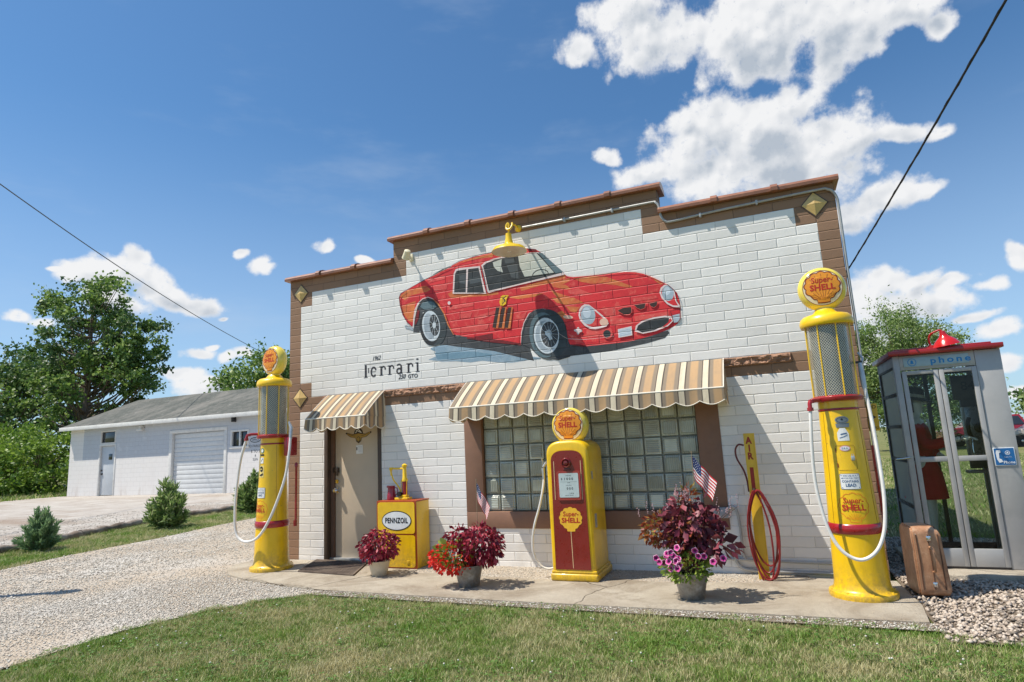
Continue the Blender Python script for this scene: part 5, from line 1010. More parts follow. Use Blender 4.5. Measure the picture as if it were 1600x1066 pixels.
# red lamp on the booth
redl=mat('red_lamp_enamel',(.52,.012,.012),.2,coat=.6)
t=thing('barn_lamp','red gooseneck barn lamp lying on the phone booth roof','lamp',(8.08,.36,2.142))
mb=MB(); mb.tube(smooth_pts([(-.05,.04,0),(-.065,.02,.06),(-.055,-.01,.115),(-.015,-.03,.14),(.025,-.045,.15),(.045,-.05,.13)]),.010,8); mb.lathe([(.03,.0),(.03,.012)],14,0,(-.05,.04,0)); mb.build('gooseneck_arm',redl,t)
M=Matrix.Translation((.045,-.05,.125))@Matrix.Rotation(R(-9),4,'Y')@Matrix.Rotation(R(6),4,'X')@Matrix.Scale(.86,4)
mb=MB(); mb.lathe([(.001,.02),(.028,.016),(.034,-.02),(.05,-.05),(.075,-.07),(.11,-.105),(.138,-.15),(.141,-.155),(.133,-.152),(.105,-.11),(.07,-.08),(.04,-.055)],36,0,(0,0,0),'z',M=M); mb.build('lamp_shade',redl,t,ang=40)
# ---------- mannequin ----------
def skinmesh(name,verts,edges,radii,m,parent,sub=2,root=0):
    me=bpy.data.meshes.new('s'); me.from_pydata(verts,edges,[]); ob=bpy.data.objects.new('s',me); C.objects.link(ob)
    md=ob.modifiers.new('k','SKIN'); md.use_smooth_shade=True; sb=ob.modifiers.new('u','SUBSURF'); sb.levels=sub; sb.render_levels=sub
    for i,r in enumerate(radii):
        q=me.skin_vertices[0].data[i]; q.radius=r if hasattr(r,'__len__') else (r,r); q.use_root=(i==root)
    bpy.context.view_layer.update(); nm=bpy.data.meshes.new_from_object(ob.evaluated_get(bpy.context.evaluated_depsgraph_get())); bpy.data.objects.remove(ob); bpy.data.meshes.remove(me)
    nm.name=name; nm.materials.clear(); nm.materials.append(m); nm.polygons.foreach_set('use_smooth',[True]*len(nm.polygons)); o2=bpy.data.objects.new(name,nm); C.objects.link(o2); o2.parent=parent; return o2
t=thing('mannequin','mannequin in a red belted coat and dark hat reaching for the booth telephone','mannequin',(7.87,.86,-.008),R(-24))
mq=mat('pale_mannequin_skin',(.82,.80,.72),.45,var=.05)
# faces +x ; one connected skeleton
V=[(0,0,.93),(0,0,1.08),(0,0,1.24),(.0,0,1.37),(.01,0,1.44),(.02,0,1.50),(.03,0,1.58),(.02,0,1.66),
 (0,.09,.88),(.01,.09,.50),(-.01,.09,.12),(.03,.09,.045),(.14,.09,.02),
 (0,-.09,.88),(.02,-.09,.50),(.01,-.09,.12),(.05,-.09,.045),(.15,-.09,.02),
 (.0,.17,1.36),(.03,.20,1.12),(.16,.16,1.02),(.20,.15,1.0),
 (.0,-.17,1.36),(.12,-.22,1.14),(.36,-.16,1.20),(.42,-.15,1.21)]
E_=[(0,1),(1,2),(2,3),(3,4),(4,5),(5,6),(6,7),(0,8),(8,9),(9,10),(10,11),(11,12),(0,13),(13,14),(14,15),(15,16),(16,17),(3,18),(18,19),(19,20),(20,21),(3,22),(22,23),(23,24),(24,25)]
Rr=[(.12,.10),(.09,.11),(.10,.13),(.07,.10),.05,.055,(.09,.075),(.075,.065),.085,.058,.036,.035,.03,.085,.058,.036,.035,.03,.05,.042,.028,.025,.05,.042,.028,.025]
body=skinmesh('body',V,E_,Rr,mq,t)
for (hx,hy,hz,dx,dz) in ((.42,-.15,1.21,1,.1),(.20,.15,1.0,.9,-.3)):
    mbv=[(hx,hy,hz),(hx+.05*dx,hy,hz+.05*dz)]; ed=[(0,1)]; rr_=[(.022,.030),(.018,.034)]
    for k,oy in enumerate((-.028,-.010,.010,.026)):
        i=len(mbv); L=(.05,.06,.056,.045)[k]; mbv+=[(hx+.075*dx,hy+oy,hz+.07*dz),(hx+(.075+L*.6)*dx,hy+oy*1.1,hz+.05*dz-.006),(hx+(.075+L)*dx,hy+oy*1.1,hz+.0*dz-.022)]; ed+=[(1,i),(i,i+1),(i+1,i+2)]; rr_+=[.0095,.0085,.007]
    i=len(mbv); mbv+=[(hx+.02*dx,hy-.04,hz),(hx+.05*dx,hy-.058,hz-.01)]; ed+=[(0,i),(i,i+1)]; rr_+=[.011,.008]
    skinmesh('hand',mbv,ed,rr_,mq,t,1)
mb=MB()
mb.lathe([(.02,.0),(.024,.02),(.001,.04)],10,0,(.12,0,1.585),'z'); mb.build('nose',mq,t,ang=60)
mb=MB(); 
for s in (-1,1): mb.lathe([(.008,-.004),(.009,.0),(.001,.005)],10,0,(.112,s*.03,1.615),'x',sy=.6)
mb.build('eyes',blackp,t)
mb=MB(); mb.box(.113,.122,-.02,.02,1.548,1.558,0,.003); mb.build('mouth',redt,t)
hair=mat('auburn_hair',(.10,.04,.02),.5,bump=.6,bsc=40)
mb=MB(); mb.grid(lambda a,b:((-.015+ (.088+.012*b)*math.cos(R(75)+a*R(210)) +.02),(.085+.01*b)*math.sin(R(75)+a*R(210)),1.70-b*.20+.0*a),24,6); mb.build('hair',hair,t,ang=60)
hat=mat('dark_felt_hat',(.03,.025,.022),.8)
Mh=Matrix.Translation((.02,0,1.66))@Matrix.Rotation(R(14),4,'Y')
mb=MB(); mb.lathe([(.17,-.02),(.175,-.012),(.13,.0),(.098,.01),(.095,.06),(.085,.10),(.05,.118),(.001,.12)],32,0,(0,0,0),'z',M=Mh,sy=.92); h_=mb.build('hat',hat,t,ang=50)
mb=MB(); mb.lathe([(.101,.012),(.099,.045)],32,0,(0,0,0),'z',M=Mh,sy=.92,cap=False); mb.build('hat_band',mat('cream_ribbon',(.55,.53,.48),.7),h_)
coat=mat('red_wool_coat',(.50,.003,.012),.75,var=.12,sc=5,bump=.4,bsc=14)
CV=[(0,0,.99),(0,0,1.12),(0,0,1.24),(.0,0,1.34),(.0,.16,1.35),(.03,.205,1.12),(.13,.165,1.03),(.0,-.16,1.35),(.12,-.225,1.14),(.33,-.165,1.195)]
cb=skinmesh('coat',CV,[(0,1),(1,2),(2,3),(3,4),(4,5),(5,6),(3,7),(7,8),(8,9)],[(.14,.15),(.13,.14),(.145,.18),(.10,.15),.078,.068,.052,.078,.068,.052],coat,t)
mb=MB(); mb.lathe([(.135,1.02),(.14,.98),(.175,.86),(.19,.72),(.20,.60),(.196,.597),(.18,.70),(.12,.95)],40,0,(0,0,0),sy=.95); mb.build('coat_skirt',coat,t,ang=60)
mb=MB(); mb.lathe([(.140,.985),(.146,1.0),(.142,1.025)],36,0,sy=.92,cap=False); mb.build('belt',mat('dark_red_belt',(.14,.008,.01),.5),t)
mb=MB(); mb.add([(.115,-.07,1.43),(.135,-.01,1.24),(.118,.0,1.42),(.115,.07,1.43),(.135,.01,1.24)],[(0,1,2),(3,2,4)]); mb.build('white_collar',whitep,t,ang=0)
# ---------- left: shrubs, timber edging ----------
# ---------- ground sheets ----------
def sheet(name,poly,z,m,kind='structure',hole=None,thick=None):
    mb=MB(); tri=tessellate_polygon([[Vector((x,y,0)) for x,y in poly]]); mb.add([(x,y,z) for x,y in poly],[tuple(q) for q in tri])
    if thick:
        n=len(poly); mb.add([(x,y,z) for x,y in poly]+[(x,y,z-thick) for x,y in poly],[(i,(i+1)%n,n+(i+1)%n,n+i) for i in range(n)])
    return struct(mb.build(name,m,None,ang=30),kind)
def groundmat(name,fn,rough=.95):
    m,n,p,o=newmat(name); v=objc(n); c,h=fn(n,v); sv(p,'Base Color',c); sv(p,'Roughness',rough); sv(p,'Specular IOR Level',.2)
    if h is not None: b=n.n('ShaderNodeBump',{'Strength':1.,'Distance':.02,'Height':h}); sv(p,'Normal',b.outputs[0])
    return m
def g_grass(n,v):
    a=n.mix(n.rng(n.noise(v,.9,6,.65),.35,.65),(.13,.17,.035),(.34,.29,.14)); a=n.mix(n.rng(n.noise(v,30,6,.8),.3,.7),a,(.06,.085,.02)); a=n.mix(n.rng(n.noise(v,70,4,.8),.5,.75),a,(.30,.27,.15)); return a,n.noise(v,45,6,.8)
grassm=groundmat('grass_ground',g_grass)
def g_gravel(n,v):
    vo=n.n('ShaderNodeTexVoronoi',{'Vector':v,'Scale':38.,'Randomness':1.}); vo2=n.n('ShaderNodeTexVoronoi',{'Vector':v,'Scale':90.})
    col=n.n('ShaderNodeSeparateColor',{0:vo.outputs[1]}).outputs[0]
    c=n.mix(col,(.46,.43,.39),(.68,.65,.60)); c=n.mix(n.rng(n.noise(v,.55,5,.6),.36,.56),c,n.mix(.8,c,(.50,.41,.31))); c=n.mix(n.rng(n.noise(n.vm('MULTIPLY',v,(1,.25,1)).outputs[0],1.3,5,.6),.55,.75,0,.6),c,(.27,.20,.14)); c=n.mix(n.rng(vo2.outputs[0],.0,.6,.35,0),c,(.14,.12,.10))
    return c,n.math('ADD',vo.outputs[0],n.math('MULTIPLY',n.noise(v,120,4),.5))
gravm=groundmat('limestone_gravel',g_gravel)
def g_lot(n,v):
    c=n.mix(n.rng(n.noise(v,1.2,6,.7),.35,.65),(.48,.45,.41),(.34,.29,.25)); c=n.mix(n.rng(n.noise(n.vm('MULTIPLY',v,(.4,1,1)).outputs[0],.45,5,.6),.5,.64),c,(.26,.19,.14)); c=n.mix(n.rng(n.noise(v,50,4,.8),.4,.7,0,.5),c,(.6,.57,.52)); return c,n.noise(v,60,5,.7)
lotm=groundmat('dusty_lot',g_lot)
def g_conc(n,v):
    c=n.mix(n.rng(n.noise(v,2.2,7,.7),.35,.68),(.44,.375,.29),(.58,.52,.42)); c=n.mix(n.rng(n.noise(v,1.3,7,.75,1.),.46,.62,0,.9),c,(.34,.28,.21)); c=n.mix(n.rng(n.noise(v,60,4,.7),.55,.75,0,.5),c,(.25,.2,.16))
    w=n.n('ShaderNodeTexVoronoi',{'Vector':n.vm('ADD',v,n.vm('MULTIPLY',n.n('ShaderNodeTexNoise',{'Vector':v,'Scale':3.,'Detail':4.}).outputs[1],(.22,.22,0)).outputs[0]).outputs[0],'Scale':.33},feature='DISTANCE_TO_EDGE').outputs[0]; cr=n.rng(w,.0,.0022,1,0); c=n.mix(n.math('MULTIPLY',cr,.6),c,(.07,.055,.04)); return c,n.math('SUBTRACT',n.noise(v,90,4,.7),n.math('MULTIPLY',cr,1.))
concm=groundmat('stained_concrete',g_conc,.85)
def g_bed(n,v): return n.mix(n.rng(n.noise(v,30,5,.8),.3,.7),(.10,.075,.055),(.34,.27,.2)),n.noise(v,40,5,.8)
bedm=groundmat('bed_soil',g_bed)
Z0=-.075
big=[(-900,-400),(900,-400),(900,1500),(-900,1500)]
sheet('grass_field',big,Z0-.012,grassm)
drive=[(-3.2,-14),(1.5,-14),(1.25,-5),(1.03,-4.0),(1.0,-3.1),(1.2,-2.4),(1.5,-1.9),(1.87,-1.55),(1.9,-.9),(.2,.3),(-.02,9.3),(-.1,14),(-5.2,14),(-5.5,6),(-5.1,3.4),(-4.65,1.6),(-4.45,-.2),(-4.15,-1.3),(-3.8,-3),(-3.4,-6)]
sheet('gravel_driveway',drive,Z0+.002,gravm)
lot=[(-14,-14),(-7.2,-10),(-6.35,-.3),(-7.0,1.5),(-7.9,3.9),(-7.95,6.4),(-7.6,13.1),(-26.5,13.1),(-27.5,11.5),(-22,6),(-24,-6),(-24,-14)]
sheet('gravel_lot',lot,Z0+.004,lotm)
slab=[(-.30,.05),(-.52,-.35),(-.35,-.72),(.0,-1.02),(.45,-1.20),(1.1,-1.36),(1.82,-1.49),(4.05,-1.53),(7.33,-1.50),(7.38,-1.0),(7.34,-.15),(6.3,-.14),(6.15,-.42),(5.2,-.56),(4.75,-.45),(4.7,-.62),(3.4,-.60),(2.35,-.52),(2.3,-.02),(1.0,-.02),(.0,-.02)]
sheet('concrete_slab',slab,-.055,concm,thick=.12)
strip=[(1.85,-1.66),(7.4,-1.68),(7.38,-1.49),(4.05,-1.52),(1.84,-1.48)]
sheet('gravel_margin',strip,Z0+.009,bedm)
sheet('wall_gravel',[(2.25,-.66),(6.6,-.66),(6.6,.02),(2.25,.02)],-.0620,gravm)
bed=[(7.36,-1.9),(7.9,-1.88),(8.6,-1.75),(11,-1.5),(13,-1.2),(13,.9),(9.2,2.4),(7.36,2.6)]
sheet('rock_bed',bed,Z0+.006,bedm)
mb=MB(); mb.box(7.60,8.72,.02,1.55,-.2,-.022,0,.012); struct(mb.build('booth_plinth',concm))
# timber edging
wood=mat('weathered_timber',(.16,.12,.09),.9,var=.4,sc=4,bump=1,bsc=18,dirt=(.30,.26,.22),dlo=.45,dhi=.65,dsc=3)
pts=[(-6.0,-2.0),(-6.18,-.3),(-6.95,1.6),(-7.85,4.0),(-7.85,6.4)]
for i in range(4):
    a,b=Vector(pts[i]+(0,)),Vector(pts[i+1]+(0,)); L=(b-a).length; t=thing('timber_log',['weathered timber edging log at the left frame edge','weathered timber edging log behind the smallest bush','weathered timber edging log between the two left bushes','weathered timber edging log running behind the middle bush'][i],'log',tuple((a+b)/2+Vector((0,0,Z0+.05))),math.atan2(b.y-a.y,b.x-a.x),'timber logs edging the lot')
    mb=MB(); n_=14; mb.tube([(-L/2+.02+(L-.04)*k/n_,.02*math.sin(k*1.3+i),.01*math.sin(k*2.1)) for k in range(n_+1)],[.085+.012*math.sin(k*1.9+i) for k in range(n_+1)],10); mb.build('log',wood,t,ang=50)
# ---------- stones ----------
def stones(name,n,inside,x0,x1,y0,y1,s0,s1,z,m,flat_=.6,dens=None,lift=.3):
    P=rng.random((int(n*2.6),2))*[x1-x0,y1-y0]+[x0,y0]; P=P[inside(P)][:n]; n=len(P)
    base=np.array([(1,0,0),(0,1,0),(-1,0,0),(0,-1,0),(0,0,1),(0,0,-1)],float); F0=np.array([(0,1,4),(1,2,4),(2,3,4),(3,0,4),(1,0,5),(2,1,5),(3,2,5),(0,3,5)])
    s=(s0+(s1-s0)*rng.random((n,1,1))**2); V=base[None]*(.65+.6*rng.random((n,6,1)))+rng.normal(0,.16,(n,6,3)); V=V*s*.5; V[:,:,2]*=flat_
    a=rng.random(n)*6.28; ca,sa=np.cos(a)[:,None],np.sin(a)[:,None]; X=V[:,:,0]*ca-V[:,:,1]*sa; Y=V[:,:,0]*sa+V[:,:,1]*ca
    V=np.stack([X+P[:,0:1],Y+P[:,1:2],V[:,:,2]+z+s[:,:,0]*.5*flat_*lift*2*rng.random((n,1))],2).reshape(-1,3)
    F=(F0[None]+(np.arange(n)*6)[:,None,None]).reshape(-1,3)
    return struct(fast(name,V,F,m),'stuff')
def inpoly(poly):
    poly=np.array(poly)
    def f(P):
        x,y=P[:,0],P[:,1]; r=np.zeros(len(P),bool); j=len(poly)-1
        for i in range(len(poly)):
            xi,yi=poly[i];xj,yj=poly[j]; c=((yi>y)!=(yj>y))&(x<(xj-xi)*(y-yi)/(yj-yi+1e-12)+xi); r^=c; j=i
        return r
    return f
def stonemat(name,a,b,c3,rough=.85):
    m,n,p,o=newmat(name); ri=n.n('ShaderNodeNewGeometry').outputs['Random Per Island']; c=n.mix(ri,a,b); q=n.math('FRACT',n.math('MULTIPLY',ri,13.7)); c=n.mix(n.rng(q,.72,.8),c,c3); c=n.mix(n.rng(n.noise(objc(n),60,3),.4,.7,0,.25),c,(.2,.17,.14)); sv(p,'Base Color',c); sv(p,'Roughness',rough); return m
sm1=stonemat('crushed_limestone',(.50,.46,.39),(.72,.68,.60),(.36,.31,.25)); sm2=stonemat('river_stone',(.38,.30,.23),(.60,.51,.42),(.22,.18,.14),.7)
ind=inpoly(drive); ins=inpoly(slab); inst=inpoly(strip)
class Fnoise:
    def __call__(s,P,sc,seed=0):
        x,y=P[:,0]*sc+seed*17.3,P[:,1]*sc+seed*9.1; return .5+.25*np.sin(x*1.3+1.7*np.sin(y*.9+seed))+.25*np.sin(y*1.7+1.3*np.sin(x*1.1+2*seed))
fnz=Fnoise()
stones('driveway_stones',76000,lambda P:ind(P)&~ins(P)&(rng.random(len(P))<(.12+.95*fnz(P,1.1,2)*np.clip((P[:,0]+2.2-.25*P[:,1])/2.4,.12,1))),-4.2,2,-4.6,2.5,.007,.025,Z0+.004,sm1)
stones('verge_stones',14000,lambda P:ind(P)&(rng.random(len(P))<.75),-5.6,-1.5,-3.5,8,.012,.04,Z0+.004,sm1)
stones('margin_stones',5000,inst,1.8,7.4,-1.7,-1.48,.006,.020,Z0+.010,sm1)
stones('wall_stones',9000,lambda P:~ins(P),2.25,6.5,-.66,.0,.005,.016,-.061,sm1)
stones('stray_stones',420,lambda P:ins(P)&(rng.random(len(P))<np.clip(.12+1.2*np.abs(P[:,1]+.85)**2,0,1)),-.4,7.3,-1.5,-.05,.004,.013,-.054,sm1)
inb=inpoly(bed); stones('river_stones',23000,lambda P:inb(P)&~((P[:,0]>7.58)&(P[:,0]<8.74)&(P[:,1]>0)&(P[:,1]<1.6))&(((P[:,0]>7.385)|(P[:,1]<-1.5)|(P[:,1]>0))),7.3,11,-1.95,2.5,.018,.052,Z0+.012,sm2,.65)
stones('lot_stones',5000,inpoly(lot),-12,-6,-1,9,.015,.04,Z0+.006,sm1)
# ---------- lawn blades ----------
def patch(P): return np.clip(.5*fnz(P,1.9,1)+.35*fnz(P,4.3,3)+.3*fnz(P,9.7,5)-.1+.22*(rng.random(len(P))-.5),0,1)
lawnm,n,p,o=newmat('lawn_blades'); ri=n.n('ShaderNodeNewGeometry').outputs['Random Per Island']; v=objc(n)
pn=n.math('ADD',n.math('ADD',n.math('MULTIPLY',n.noise(v,1.1,5,.65),1.0),n.math('MULTIPLY',n.noise(n.vm('ADD',v,(5,3,1)).outputs[0],5.,4,.7),.45)),n.math('MULTIPLY',ri,.30))
gcol=n.mix(ri,(.085,.20,.014),(.25,.40,.045)); dry=n.mix(n.math('FRACT',n.math('MULTIPLY',ri,5.1)),(.48,.40,.20),(.70,.62,.38)); c=n.mix(n.rng(pn,.81,.97,.03,.88),gcol,dry); sv(p,'Base Color',c); sv(p,'Roughness',.6)
tl=n.n('ShaderNodeBsdfTranslucent',{'Color':c}); mx=n.n('ShaderNodeMixShader',{0:.3}); n.link(p.outputs[0],mx.inputs[1]); n.link(tl.outputs[0],mx.inputs[2]); n.link(mx.outputs[0],o.inputs[0])
def blades(name,n_,inside,x0,x1,y0,y1,h0,h1,w,m,nearpow=0,z=Z0-.01):
    P=rng.random((int(n_*1.7),2))*[x1-x0,y1-y0]+[x0,y0]; P=P[inside(P)][:n_]; n_=len(P)
    clump=fnz(P,7,4)*fnz(P,15,6); h=(h0+(h1-h0)*rng.random(n_))*(.55+1.0*clump); a=rng.random(n_)*6.28; b=rng.random(n_)*6.28; ln=h*(.3+.9*rng.random(n_))
    wx,wy=np.cos(a)*w/2,np.sin(a)*w/2; tx,ty=np.cos(b)*ln,np.sin(b)*ln; z0=np.full(n_,z)
    V=np.stack([np.stack([P[:,0]-wx,P[:,1]-wy,z0],1),np.stack([P[:,0]+wx,P[:,1]+wy,z0],1),np.stack([P[:,0]+tx*.35+wx*.7,P[:,1]+ty*.35+wy*.7,z0+h*.62],1),np.stack([P[:,0]+tx*.35-wx*.7,P[:,1]+ty*.35-wy*.7,z0+h*.62],1),np.stack([P[:,0]+tx,P[:,1]+ty,z0+h],1)],1).reshape(-1,3)
    i=np.arange(n_)*5; F=np.stack([np.stack([i,i+1,i+2],1),np.stack([i,i+2,i+3],1),np.stack([i+3,i+2,i+4],1)],1).reshape(-1,3)
    return struct(fast(name,V,F,m),'stuff')
edge=lambda P:.06*np.sin(P[:,0]*3.1)+.04*np.sin(P[:,0]*8.7+1)
def lawn(P):
    x,y=P[:,0],P[:,1]; top=-1.575+edge(P)*.5-np.where(x>7.2,.25*np.clip((x-7.2)/.4,0,1),0)
    lx=np.interp(y,[-5,-4,-3.1,-2.4,-1.9,-1.5],[1.25,1.03,1.0,1.2,1.5,1.95])+.05*np.sin(y*9)+.05*np.sin(y*23)
    return (y<top)&(x>lx-.05)
blades('lawn_grass',235000,lawn,.9,8.6,-4.6,-1.5,.018,.050,.0042,lawnm)
inst2=inpoly([(-4.0,-2.2),(-4.2,-1.2),(-4.45,-.2),(-4.65,1.6),(-5.1,3.4),(-5.5,6),(-7.7,6.3),(-7.75,3.9),(-6.85,1.5),(-6.2,-.2),(-5.9,-2)])
blades('verge_grass',60000,inst2,-8,-4,-2.2,6.3,.03,.08,.008,lawnm,z=Z0-.012)
inf=inpoly([(7.4,2.7),(9.3,2.5),(13,1),(40,3),(40,60),(7.4,60)])
blades('field_grass',60000,inf,7.4,30,1,26,.04,.10,.02,lawnm,z=Z0-.012)
blades('lot_edge_grass',9000,inpoly([(-27,9),(-45,9),(-45,16),(-26,14.5)]),-45,-26,9,16,.1,.25,.04,lawnm,z=Z0)
# clover
P=rng.random((5200,2))*[7.6,3.0]+[.95,-4.5]; P=P[lawn(P)]; P=P[fnz(P,2.6,8)>.42]; V=np.concatenate([P,np.full((len(P),1),Z0+.014)],1)
cv_=[];cf=[];k=0
for x,y in P[:2600]:
    z=Z0+random.uniform(.008,.028); r=random.uniform(.006,.011); a0=random.random()*6
    for j in range(3):
        a=a0+j*2.09; cx,cy=x+r*math.cos(a),y+r*math.sin(a); cv_+=[(cx+r*.9*math.cos(a+q),cy+r*.9*math.sin(a+q),z+.003*math.cos(q)) for q in (0,1.26,2.5,3.77,5.03)]; cf.append([k,k+1,k+2]);cf.append([k,k+2,k+3]);cf.append([k,k+3,k+4]);k+=5
struct(fast('clover_leaves',cv_,cf,leafmat('clover_leaf',(.06,.15,.02),(.15,.27,.05),.6,.3)),'stuff')
mbv=MB()
for x,y in P[::17][:150]:
    if random.random()<.8: mbv.lathe([(.002,0),(.0065,.004),(.006,.009),(.001,.012)],6,0,(x,y,Z0+.028))
struct(mbv.build('clover_flowers',mat('clover_white',(.62,.60,.52),.8),None,ang=60),'stuff')
# ---------- shrubs ----------
jun=leafmat('juniper_green',(.11,.20,.05),(.30,.42,.13),.6,.4,(.48,.54,.28)); junb=leafmat('juniper_blue_green',(.11,.21,.09),(.30,.43,.22),.6,.35,(.22,.34,.14)); bark=mat('grey_brown_bark',(.13,.095,.07),.9,var=.3,sc=8,bump=.8,bsc=20)
def juniper(loc,label,rad_,h,n_,m,sz):
    t=thing('juniper_bush',label,'bush',loc,0,'young conifer bushes along the verge'); mb=MB(); parts=[]
    for i in range(90):
        a=random.random()*6.28; el_=random.uniform(.15,1.45); L=random.uniform(.6,1.0)*(1 if el_>1.2 else .88); e=Vector((math.cos(a)*math.cos(el_)*L*rad_,math.sin(a)*math.cos(el_)*L*rad_,math.sin(el_)*L*h*.9+.05)); mid=e*.5+Vector((0,0,-.03)); 
        mb.tube([(0,0,.02),mid,e],[.014,.009,.003],5); k=n_//90; ts=rng.random(k)**.7; pt=np.array([tuple(Vector((0,0,.02)).lerp(mid,q*2) if q<.5 else mid.lerp(e,q*2-1)) for q in ts]); ed=np.array(e.normalized()); d=ed[None]+rng.normal(0,.55,(k,3))+np.array([0,0,.25]); d/=np.linalg.norm(d,axis=1,keepdims=True); parts.append(leafpts(k,pt,0,sz,.20,0,dirs=d))
    mb.build('stems',bark,t); fast('foliage',*merge(parts),m,t)
juniper((-5.70,.10,Z0),'smallest bluish conifer bush at the left end of the timber edging',.42,.76,7000,junb,.095)
juniper((-6.02,2.9,Z0),'middle feathery conifer bush in front of the roll-up garage door',.58,1.15,8500,jun,.135)
juniper((-6.55,5.9,Z0),'conifer bush half hidden behind the left corner pump',.66,1.15,12000,jun,.15)
# ---------- trees ----------
def tree(name,label,loc,H,ells,nleaf,lsz,mats,tr=.3,cl=120,spread=.7,group=None,branch=None,up=.15,cat='tree',asp=.7):
    t=thing(name,label,cat,loc,0,group); r_=np.random.default_rng(int(abs(loc[0]*13+loc[1]*7))); mb=MB()
    vol=np.array([e[3]*e[4]*e[5] for e in ells])**.75; vol/=vol.sum(); cs=[]
    for i in range(cl):
        e=ells[r_.choice(len(ells),p=vol)]; d=r_.normal(size=3); d/=np.linalg.norm(d); q=.45+.57*r_.random()**.5; cs.append((np.array(e[:3])+d*q*np.array(e[3:6]),d))
    zt=min(e[2]-e[5] for e in ells)+.15*H
    pts=[(0,0,-.1),(0.03*H*.2,0,H*.25),(-.02*H*.3,.02*H*.2,H*.5),(0,0,H*.82)]; mb.tube(smooth_pts(pts,5),list(np.linspace(tr,tr*.15,16)),9)
    for c,d in cs[:cl*2//3]:
        z=min(max(.2*H,c[2]-.35*math.hypot(c[0],c[1])-.05*H),H*.78); s=Vector((0,0,z)); e=Vector(c); mb.tube(smooth_pts([s,s.lerp(e,.5)+Vector((0,0,-.03*H)),e],3),list(np.linspace(tr*.28*(1-z/H*.6),tr*.04,7)),5,cap=False)
    mb.build('trunk',bark,t)
    k=max(1,nleaf//cl); parts=[[] for _ in mats]
    for i,(c,d) in enumerate(cs):
        s=spread*(.6+.7*r_.random()); P=c+r_.normal(0,1,(k,3))*np.array([s,s,s*.55])+d*np.abs(r_.normal(0,1,(k,1)))*s*.9+np.array([0,0,1])*np.abs(r_.normal(0,1,(k,1)))*s*up
        dd=r_.normal(size=(k,3))+d*.6; dd/=np.linalg.norm(dd,axis=1,keepdims=True); parts[i%len(mats)].append(leafpts(k,P,0,lsz,asp,.15,dirs=dd,rngs=r_))
    VV=[];FF=[];MI=[];o=0
    for j,pp in enumerate(parts):
        if not pp: continue
        v_,f_=merge(pp); VV.append(v_);FF.append(f_+o);MI+=[j]*len(f_);o+=len(v_)
    fast('crown',np.concatenate(VV),np.concatenate(FF),mats,t,MI); return t
mp1=leafmat('maple_leaf',(.07,.15,.03),(.19,.30,.06),.5,.4,(.32,.42,.13)); mp2=leafmat('maple_leaf_dark',(.035,.085,.022),(.09,.17,.04),.5,.3,(.15,.22,.07))
wl=leafmat('willow_leaf',(.12,.20,.04),(.28,.38,.12),.5,.4,(.40,.48,.20)); hd=leafmat('hedge_leaf',(.07,.15,.015),(.19,.31,.04),.5,.4,(.30,.42,.07))
tree('maple_tree','tallest green tree rising behind the white garage',(-35.8,20,-.07),15.0,[(.6,0,6.0,4.2,3.5,2.8),(-.3,0,9.3,3.5,3.,2.6),(-4.2,0,13.6,.9,1,1.6),(-3.2,0,11.8,1.6,1.2,1.9),(-.6,0,12.6,1.0,1.0,1.9),(1.9,0,12.2,1.0,1.0,1.8),(-4.6,0,9.9,1.5,1.2,1.2),(4.6,0,10.3,1.5,1.2,1.3),(5.6,0,7.6,1.5,1.3,1.2),(3.8,0,8.6,1.8,1.5,1.5)],24000,.23,[mp1,mp1,mp2],.40,230,.27,'trees behind the garage',up=.7)
tree('maple_tree','lower broad green tree at the left edge of the picture',(-48.5,22,-.07),11.0,[(-1,0,6.0,5.4,5,3.8),(4.6,-1,5.2,3.4,4,3.2),(-3,0,8,3.2,4,2.6),(1.5,0,9.6,1.3,1.5,1.4),(4.6,0,8.8,1.2,1.5,1.5)],24000,.28,[mp2,mp1],.4,170,.45,'trees behind the garage',up=.5)
tree('round_tree','small round tree behind the garage roof and the left pump globe',(-22.4,22,-.07),7.9,[(0,0,5.4,2.3,2.2,2.0),(-1.2,0,5.6,1.5,1.5,1.4),(1.8,0,6.2,1.5,1.5,1.3)],9000,.22,[mp1],.25,70,.38,'trees behind the garage',up=.3)
for i,(x,y,z,a,h,l) in enumerate(((-31.2,14.6,0,3.2,3.3,'bright green hedge bush against the garage wall'),(-36.5,15.5,0,4.0,3.7,'bright green hedge bush below the broad left tree'),(-42.5,14.5,0,4.0,3.2,'bright green hedge bush at the far left edge'))):
    tree('hedge_bush',l,(x,y,-.07),h,[(0,0,h*.48,a,2.2,h*.55),(a*.4,-.5,h*.35,a*.6,1.8,h*.42),(-a*.4,-.3,h*.45,a*.6,1.8,h*.5)],14000,.17,[hd],.12,110,.30,'hedge bushes left of the garage',cat='bush',up=.5)
tree('willow_tree','pale green feathery tree between the building and the phone booth',(13.6,35,-.07),8.4,[(0,0,5.8,1.9,2.0,2.3),(-1.3,0,4.6,1.5,1.6,2.3),(1.6,0,5.6,1.4,1.5,1.6),(.2,0,2.8,2.6,2.2,2.5),(2.2,0,3.6,1.5,1.6,2.0)],46000,.17,[wl,wl,mp1],.3,240,.34,None,up=.6,asp=.4)
tree('round_tree','low round tree far behind the parked vehicles',(31.5,62,-.07),4.6,[(0,0,2.6,3.6,3,2.2),(4,0,2.2,3,3,1.9)],5000,.35,[mp2,wl],.25,50,.5,None,up=.5)
